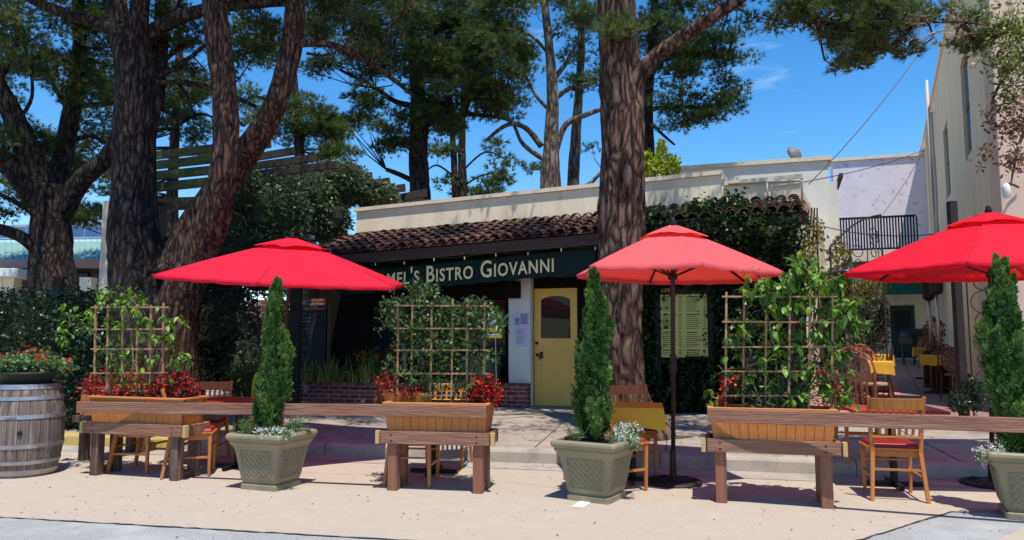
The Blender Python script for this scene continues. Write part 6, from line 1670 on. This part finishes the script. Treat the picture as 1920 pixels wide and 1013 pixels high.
def table(loc, rz, w, d, label, top, cloth=None, group=None, h=.75, clabel=None):
    t = thing('cafe_table', label, 'table', tuple(loc), rz, group)
    m = MB(); m.box(-w/2, w/2, -d/2, d/2, h-.03, h); m.build('tabletop', top, t, bevel=.006)
    m = MB(); m.tube([(0, 0, .02), (0, 0, h-.05)], .035, 12); m.build('column', m_black, t)
    m = MB(); m.bar((-.26, 0, .02), (.26, 0, .02), .04, .05); m.bar((0, -.26, .021), (0, .26, .021), .04, .05); m.build('base', m_black, t)
    m = MB(); m.bar((-.2, 0, h-.045), (.2, 0, h-.045), .028, .05); m.build('bracket', m_black, t)
    if cloth:
        c = thing('tablecloth', clabel, 'tablecloth', tuple(Vector(loc)+Vector((0, 0, h))), rz, 'yellow tablecloths')
        bpy.data.objects.remove(c)
        m = MB(); N = 40; per = []
        for i in range(N):
            f = i/N*4; e = int(f); g = f-e
            a = [(-w/2, -d/2), (w/2, -d/2), (w/2, d/2), (-w/2, d/2)][e]; b = [(w/2, -d/2), (w/2, d/2), (-w/2, d/2), (-w/2, -d/2)][e]
            per.append((a[0]+(b[0]-a[0])*g, a[1]+(b[1]-a[1])*g, min(g, 1-g)))
        for z_, o_ in ((.004, -.0), (.002, .008), (-.03, .012), (-.10, .016), (-.19, .022)):
            for i, (x, y, g) in enumerate(per):
                k = 1+o_*2/min(w, d)+.02*math.sin(i*1.9)*(-z_)*3+(.10*(-z_) if g == 0 else 0)
                m.v.append((x*k, y*k, z_+(0 if z_ > -.15 else .01*math.sin(i*1.3)-(.03 if g == 0 else 0))))
        for j in range(4):
            for i in range(N): m.f.append((j*N+i, (j+1)*N+i, (j+1)*N+(i+1) % N, j*N+(i+1) % N))
        m.f.append(tuple(range(N)))
        c = m.build('tablecloth', m_cloth); c.location = Vector(loc)+Vector((0, 0, h)); c.rotation_euler = (0, 0, rz); tag(c, clabel, 'tablecloth', 'yellow tablecloths')
    return t
def gz(x, y): return Vector((x, y, sw(x, y)))
# set at left umbrella
ch0 = make_chair('chair in profile at near side of the red table under left umbrella', gz(-3.38, 7.98), R(-75))
chairs = [((-3.62, 8.86), 188, 'chair facing the street at far side of the left red table'), ((-2.98, 8.85), 172, 'chair mostly hidden behind the left cypress at the red table'), ((-4.02, 8.22), -100, 'chair half hidden behind the left planter'),
          ((-.98, 7.55), -8, 'chair with its back to the street behind the middle planter'), ((-.72, 8.5), 172, 'chair facing the street behind the middle planter trellis'),
          ((1.30, 8.12), 185, 'chair in front of the kerb pine trunk at far side of yellow table'), ((1.0, 7.2), -62, 'chair half hidden behind cypress pot at yellow table'),
          ((3.46, 6.88), -14, 'chair with its back to the street at right red table'), ((3.66, 7.86), 170, 'chair facing the street at far side of right red table')]
for (x, y), a, lb in chairs: dup(ch0, gz(x, y), R(a), lb)
table(gz(-3.05, 8.38), R(-12), .95, .65, 'red topped table under the left umbrella', m_redtab, group='red topped cafe tables')
table(gz(-.83, 8.05), R(-10), .62, .62, 'table under yellow cloth behind the middle planter', m_redtab, True, group='tables with yellow cloths', clabel='yellow tablecloth seen through middle trellis')
table(gz(1.22, 7.62), R(-10), .60, .62, 'table under yellow cloth left of the coral umbrella pole', m_redtab, True, group='tables with yellow cloths', clabel='bright yellow tablecloth beside the coral umbrella pole')
table(gz(3.72, 7.36), R(-12), .85, .66, 'red topped table behind right planter and rail', m_redtab, group='red topped cafe tables')

# ================================================================ BRICK PLANTER WITH GRASS
BPm = thing('brick_planter', 'low old brick planter under the dark window', 'planter', tuple(FP(655, 756, .75)), -A_F)
o = FP(655, 756, .75); w = (tF(752, 740, .75)-tF(560, 740, .75))
m = MB(); m.box(-w/2, w/2, 0, .12, -.25, .30); m.box(-w/2, -w/2+.12, .122, .6, -.25, .30); m.box(w/2-.12, w/2, .122, .6, -.25, .30); m.build('brickwork', m_brick, BPm)
m = MB(); m.box(-w/2-.01, w/2+.01, -.02, .14, .303, .36); m.build('coping', m_brick, BPm)
m = MB(); m.box(-w/2+.12, w/2-.12, .122, .6, .1, .26); m.build('soil', m_soil, BPm)
def grass(name, label, c, n, L, mat, spread=.12, droop=.5):
    t = thing(name, label, 'grass plant', tuple(c)); V = []
    for i in range(n):
        a = random.uniform(0, 2*math.pi); l = L*random.uniform(.5, 1.1); out = random.uniform(.2, .75); w = random.uniform(.007, .013)
        p0 = Vector(c)+Vector((random.gauss(0, spread), random.gauss(0, spread*.5), 0)); d = Vector((math.cos(a), math.sin(a), 0)); s = Vector((-d.y, d.x, 0)); pr = None; K = 5
        for k in range(K+1):
            f = k/K; p = p0+d*out*l*f*f+Vector((0, 0, l*(f-droop*f*f*out*1.3))); ww = w*(1-f*.9)
            cur = (p-s*ww, p+s*ww)
            if pr: V += [pr[0], pr[1], cur[1], cur[0]]
            pr = cur
    npmesh('blades', np.array([tuple(v) for v in V]), 4, mat, t, np.repeat(rng.random(n), 5)); return t
for i, (px, lb) in enumerate(((590, 'strappy green grass at left of brick planter beside the cypress'), (628, 'strappy green grass plant in the middle of brick planter'), (690, 'arching variegated yellow grass at right of brick planter'))):
    c = FP(px, 733, .5); c.z = o.z+.28
    grass('strappy_grass', lb, c, 230, .80 if i == 2 else .72, g_grass, .17, .7)
gb = [FP(x, y, .4) for x, y in ((710, 690), (690, 672), (728, 700), (722, 725), (735, 672))]
flowers('geranium', 'red geraniums growing at right end of brick planter', 'flower', tuple(FP(712, 735, .45)), [((c.x, c.y, c.z), (.17, .12, .14)) for c in gb], g_jasd, g_red, 240, 4, .06, .05)
gb = [FP(x, y, .4) for x, y in ((555, 690), (668, 712))]
flowers('geranium', 'two sparse red geranium blooms between grasses in brick planter', 'flower', tuple(FP(640, 735, .45)), [((c.x, c.y, c.z), (.10, .10, .08)) for c in gb], g_jasd, g_red, 60, 1, .05, .04)
gb = [FP(x, y, .9) for x, y in ((455, 715), (445, 735), (470, 730))]
flowers('low_shrub', 'light green leafy plant at the foot of the ladder trellis', 'plant', tuple(FP(455, 755, .9)), [((c.x, c.y, c.z), (.16, .14, .14)) for c in gb], g_herb, g_whi, 240, 0, .06, .02)
flowers('potted_geranium', 'orange flowering plant in terracotta pot behind left end of middle planter', 'flower', tuple(FP(722, 740, 1.0)), [(tuple(FP(724, 716, 1.0)), (.14, .14, .14))], g_jasd, g_red, 200, 5, .045, .028)
tp_ = FP(722, 757, 1.0)
t = thing('terracotta_pot', 'orange terracotta pot behind left end of the middle planter', 'plant pot', (tp_.x, tp_.y, sw(tp_.x, tp_.y)))
m = MB(); m.lathe([(.10, 0), (.13, .18), (.15, .36), (.17, .38), (.17, .44), (.15, .44), (.14, .40), (.001, .40)], 20); m.build('pot', M('terracotta', (.42, .16, .06), (.34, .12, .045), scale=8, rough=.8), t, smooth=True)

# ================================================================ ALLEY : gate, rattan chairs, heaters, grill
def at(px, Y, dz=0): x = (px-960)/FPX*Y/ (CP) * (CP); return Vector((x, Y, sw(x, Y)+dz))
def scroll(m, c, u, r, turns=1.4, start=0, sgn=1, rad=.009, n=18):
    v = Vector((0, 0, 1)); pts = []
    for k in range(n+1):
        f = k/n; a = start+sgn*turns*2*math.pi*f; q = r*(1-.78*f); pts.append(c+u*q*math.cos(a)+v*q*math.sin(a))
    m.tube(pts, rad, 5, cap=False)
def ring(m, c, u, r, rz_=None, rad=.008, n=18):
    rz_ = rz_ or r; pts = [c+u*r*math.cos(2*math.pi*k/n)+Vector((0, 0, rz_*math.sin(2*math.pi*k/n))) for k in range(n)]
    m.tube(pts, rad, 5, closed=True)
g0 = P(1566, 700, 12.2); g1 = P(1667, 745, 13.0)
g0 = Vector((g0.x, g0.y, 0)); g1 = Vector((g1.x, g1.y, 0)); gu = (g1-g0).normalized(); gl_ = (g1-g0).length
zg = sw(g1.x, g1.y)
GT = thing('iron_gate', 'open wrought iron gate of scrolls and rings with arched top', 'gate', (g0.x, g0.y, zg))
ztg = lambda f: P(1555, 462, 12.1).z*(1-f)+P(1660, 403, 13.0).z*f+.12*math.sin(f*math.pi)
m = MB(); gp = lambda f, z: Vector((g0.x+gu.x*gl_*f, g0.y+gu.y*gl_*f, z))
for f in (0, 1): m.tube([gp(f, zg+.03), gp(f, ztg(f))], .018, 6)
m.tube([gp(k/12, ztg(k/12)) for k in range(13)], .016, 6); m.tube([gp(0, zg+.1), gp(1, zg+.1)], .014, 6); m.tube([gp(0, zg+1.0), gp(1, zg+1.0)], .010, 6)
m.tube([gp(.36, zg+.1), gp(.36, ztg(.36))], .010, 6); m.tube([gp(.70, zg+.1), gp(.70, ztg(.7))], .010, 6)
gobj = m.build('frame', m_iron, GT, local=False)
m = MB(); rr = random.Random(12)
z_ = zg+.3; row = 0
while z_ < ztg(0)+.3:
    for i in range(3):
        f = .18+.33*i+(0 if row % 2 else .0)
        if z_ > ztg(f)-.22: continue
        c = gp(f, z_)
        if (row+i) % 3 == 0: ring(m, c, gu, .15, .10)
        elif (row+i) % 3 == 1: scroll(m, c, gu, .16, 1.6, rr.uniform(0, 6), 1); 
        else: ring(m, c, gu, .13, .15); scroll(m, c, gu, .11, 1.5, 1, -1, rad=.007)
    z_ += .29; row += 1
m.build('scrollwork', m_iron, GT, local=False)
# post at the right of the opening with scrolled bracket leaf
po = P(1808, 780, 10.4); po = Vector((po.x, po.y, 0)); zp = sw(po.x, po.y)
PO = thing('gate_post', 'dark rough timber gate post left of the right cypress', 'post', (po.x, po.y, zp))
m = MB(); m.bar((po.x, po.y, zp), (po.x-.01, po.y, P(1808, 378, 10.4).z), .10, .10); m.build('post', m_pole, PO, local=False)
m = MB()
c0_ = po+UF*.32
for k in range(9):
    c = c0_+Vector((0, 0, zp+.35+.27*k)); 
    (ring if k % 2 else scroll)(m, c, UF, .16)
m.tube([c0_+UF*.2+Vector((0, 0, zp)), c0_+UF*.2+Vector((0, 0, zp+2.6))], .015, 6); m.tube([c0_-UF*.2+Vector((0, 0, zp)), c0_-UF*.2+Vector((0, 0, zp+2.6))], .012, 6); m.build('scrollwork', m_iron, PO, local=False)
lw = P(1888, 372, 11.0)
WL = thing('wall_lantern', 'small white wall lantern above the right umbrella', 'lamp', tuple(lw))
m = MB(); m.lathe([(.03, 0), (.05, .02), (.06, .18), (.03, .22), (.001, .24)], 12); m.build('shade', m_wpaint, WL, smooth=True)
m = MB(); m.tube([(0, 0, .2), (.06, .06, .24), (.2, .14, .24), (.3, .16, .2)], .015, 6); m.build('arm', m_iron, WL)
# rattan chairs
def rattan(label, loc, rz, fm, wm):
    t = thing('rattan_chair', label, 'chair', tuple(loc), rz, 'rattan bistro chairs in the alley')
    m = MB(); m.lathe([(.19, .42), (.205, .43), (.205, .455), (.19, .465), (.001, .465)], 20); m.build('seat', wm, t)
    m = MB(); A_ = [(-.20, -.17, .45), (-.235, -.20, .62), (-.21, -.235, .80), (-.12, -.26, .91), (0, -.27, .945), (.12, -.26, .91), (.21, -.235, .80), (.235, -.20, .62), (.20, -.17, .45)]
    m.tube(A_, .016, 6); m.build('back_frame', fm, t, smooth=True)
    n = 20; m = MB()
    cs = [(.155*math.cos(2*math.pi*k/n), 0, .70+.19*math.sin(2*math.pi*k/n)) for k in range(n)]
    for o_ in (-.006, .006): m.v += [(x, -.215-.06*(z-.51)/.4+o_-.02*(1-(x/.155)**2), z) for x, y, z in cs]
    m.f.append(tuple(range(n))); m.f.append(tuple(range(2*n-1, n-1, -1)))
    for k in range(n): m.f.append((k, n+k, n+(k+1) % n, (k+1) % n))
    m.build('backrest', wm, t)
    m = MB(); m.tube([(x*1.06, -.217-.06*(z-.51)/.4, .70+(z-.70)*1.06) for x, y, z in cs], .012, 6, closed=True); m.build('panel_rim', fm, t, smooth=True)
    for sx in (-1, 1):
        m = MB(); m.tube([(sx*.17, .14, .43), (sx*.20, .19, 0)], .014, 6); m.build('leg', fm, t)
        m = MB(); m.tube([(sx*.19, -.17, .45), (sx*.2, -.25, 0)], .014, 6); m.build('leg', fm, t)
    m = MB(); m.tube([(.185*math.cos(2*math.pi*k/14), .185*math.sin(2*math.pi*k/14)-.02, .20) for k in range(14)], .008, 5, closed=True); m.build('stretcher', fm, t)
    return t
rdk = rattan('dark brown rattan chair with its back to the street, nearest on the terrace', at(1593, 12.1), R(-28), m_rattan, m_weaved)
rrd = rattan('red framed cream weave chair just behind the nearest dark rattan chair', at(1614, 13.3), R(155), m_rattanr, m_weave)
for px, Y, a, lb, src_ in ((1593, 14.0, 160, 'red framed chair left of its twin behind the first terrace table', rrd), (1570, 13.0, 100, 'red framed chair partly behind the right trellis on terrace', rrd), (1607, 15.4, -20, 'red framed chair with its back to the street beyond first terrace table', rrd),
                      (1618, 16.8, 160, 'farthest red framed chair at the back of the terrace', rrd), (1567, 14.8, 90, 'red framed chair at left end of the terrace, second row', rrd),
                      (1787, 13.6, -50, 'large dark rattan chair beside the gate post', rdk), (1775, 15.6, -60, 'dark rattan chair second in the row along the alley wall', rdk), (1762, 17.4, -60, 'dark rattan chair third in the row along alley wall', rdk), (1750, 19.5, -60, 'dark rattan chair fourth in the row along alley wall', rdk), (1738, 21.5, -60, 'dark rattan chair farthest in the row along alley wall', rdk)):
    dup(src_, at(px, Y), R(a)-R(0), lb)
for px, Y, a, lb, src_ in ((1640, 14.2, 60, 'red framed chair at right end of the terrace by gate', rrd), (1632, 11.9, -70, 'red framed chair at right of the nearest terrace table', rrd)):
    dup(src_, at(px, Y), R(a), lb)
for px, Y, w_, lb, cl in ((1625, 12.7, .7, 'table behind the nearest dark rattan chair', 'yellow tablecloth on nearest terrace table'), (1636, 15.0, .65, 'second table on the terrace by the gate', 'yellow tablecloth on second terrace table'), (1585, 13.9, .6, 'terrace table partly behind the right trellis', 'yellow tablecloth partly behind the right trellis on terrace'),
                      (1752, 14.6, .55, 'first table along the alley wall', 'yellow tablecloth on first table along alley wall'), (1733, 18.0, .55, 'second table along the alley wall', 'pale yellow tablecloth on second table along alley wall')):
    table(at(px, Y), R(-26), w_, w_, lb, m_redtab, True, group='alley tables with yellow cloths', clabel=cl)
# patio heaters
def heater(px, Y, zt_, label):
    b = at(px, Y); t = thing('patio_heater', label, 'heater', tuple(b), group='patio heaters')
    m = MB(); m.lathe([(.001, 0), (.22, 0), (.22, .03), (.19, .06), (.19, .72), (.15, .78), (.04, .80)], 18); m.build('base', m_black, t)
    m = MB(); m.tube([(0, 0, .78), (0, 0, zt_-.45)], .03, 10); m.build('pole', m_steel, t, smooth=True)
    m = MB(); m.lathe([(.06, zt_-.5), (.12, zt_-.44), (.13, zt_-.1), (.10, zt_-.06)], 16); m.build('burner', m_iron, t)
    m = MB(); m.lathe([(.42, zt_-.06), (.41, zt_-.045), (.1, zt_+.03), (.001, zt_+.04)], 24); m.build('reflector', M('blue_grey_reflector', (.2, .26, .42), rough=.35, metal=.6), t, smooth=True)
    return t
heater(1742, 16.0, 2.35, 'patio heater nearer the terrace, left of its twin'); heater(1757, 15.0, 2.45, 'patio heater standing by first alley table')
heater(1586, 14.6, 2.45, 'patio heater with bluish reflector behind the right vine')
b = at(1716, 23.5); t = thing('kettle_grill', 'black covered barbecue grill near the green door', 'grill', tuple(b), R(20))
m = MB(); m.box(-.45, .45, -.25, .25, .62, .86, .03); m.build('firebox', m_black, t, bevel=.03)
m = MB(); m.tube([(-.45, 0, .9), (.45, 0, .9)], .24, 18); m.build('hood', m_black, t, smooth=True)
m = MB()
for x in (-.38, .38):
    for y in (-.2, .2): m.box(x-.025, x+.025, y-.025, y+.025, 0, .62)
m.build('leg', m_black, t)
# alley greenery
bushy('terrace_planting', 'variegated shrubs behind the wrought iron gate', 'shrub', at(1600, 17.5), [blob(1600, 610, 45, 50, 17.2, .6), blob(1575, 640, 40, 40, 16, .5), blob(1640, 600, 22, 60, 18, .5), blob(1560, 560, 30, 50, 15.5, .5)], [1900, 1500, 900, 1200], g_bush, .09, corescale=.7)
yv2 = thing('yellow_climber', 'yellowish dry climber over the terrace by the gate', 'climbing plant', tuple(at(1625, 17)))
leaf_crown('foliage', yv2, [blob(1625, 540, 40, 16, 16.5, .5), blob(1575, 500, 20, 60, 14.5, .4)], g_ivyy, [900, 700], .09, .6, shell=.2, gap=-.2, sc=3)
m = MB(); m.tube([P(1625, 700, 16.5), P(1620, 620, 16.5), P(1625, 540, 16.5)], .02, 5); m.build('stem', m_barkg, yv2, local=False)
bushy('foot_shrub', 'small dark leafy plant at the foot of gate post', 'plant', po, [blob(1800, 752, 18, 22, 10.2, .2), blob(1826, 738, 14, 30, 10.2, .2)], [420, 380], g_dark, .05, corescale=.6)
bushy('foot_shrub', 'low plant in pot against alley wall beyond the rattan chairs', 'plant', at(1752, 19), [blob(1752, 620, 14, 26, 20, .4)], [500], g_oakb, .08, core=False)
# strings of lights over the alley
m = MB(); a, b = P(1545, 425, 12), P(1812, 430, 10.6)
m.tube([a.lerp(b, k/14)-Vector((0, 0, .5*(k/14)*(1-k/14))) for k in range(15)], .008, 4); tag(m.build('cable', m_black), 'thin light string slung across the alley mouth at awning height', 'cable')
# fallen leaves and grit on the concrete
n = 420
C = np.stack([rng.uniform(-5.5, 5.5, n), rng.uniform(5.2, 8.6, n), np.full(n, .006)], 1)
D = unit(n)*np.array([[1, 1, .1]]); V = leaves(C, D, .022, .4, fold=.1); o = npmesh('leaf_litter', V, 4, g_oakb, None, rng.random(n)); tag(o, 'small dry needles and leaf bits scattered over the pale concrete', 'litter', kind='stuff')

n = 700
C = np.stack([rng.normal(1.4, 2.2, n), rng.normal(9.6, .5, n), np.zeros(n)], 1); C = C[(C[:, 1] > 9.05)]; C[:, 2] = [sw(a, b)+.008 for a, b in C[:, :2]]
V = leaves(C, unit(len(C))*np.array([[1, 1, .1]]), .05, .12, fold=.1); o = npmesh('pine_litter', V, 4, g_oakb, None, rng.random(len(C))); tag(o, 'brown pine needles lying on the pavement round the thick pine', 'litter', kind='stuff')
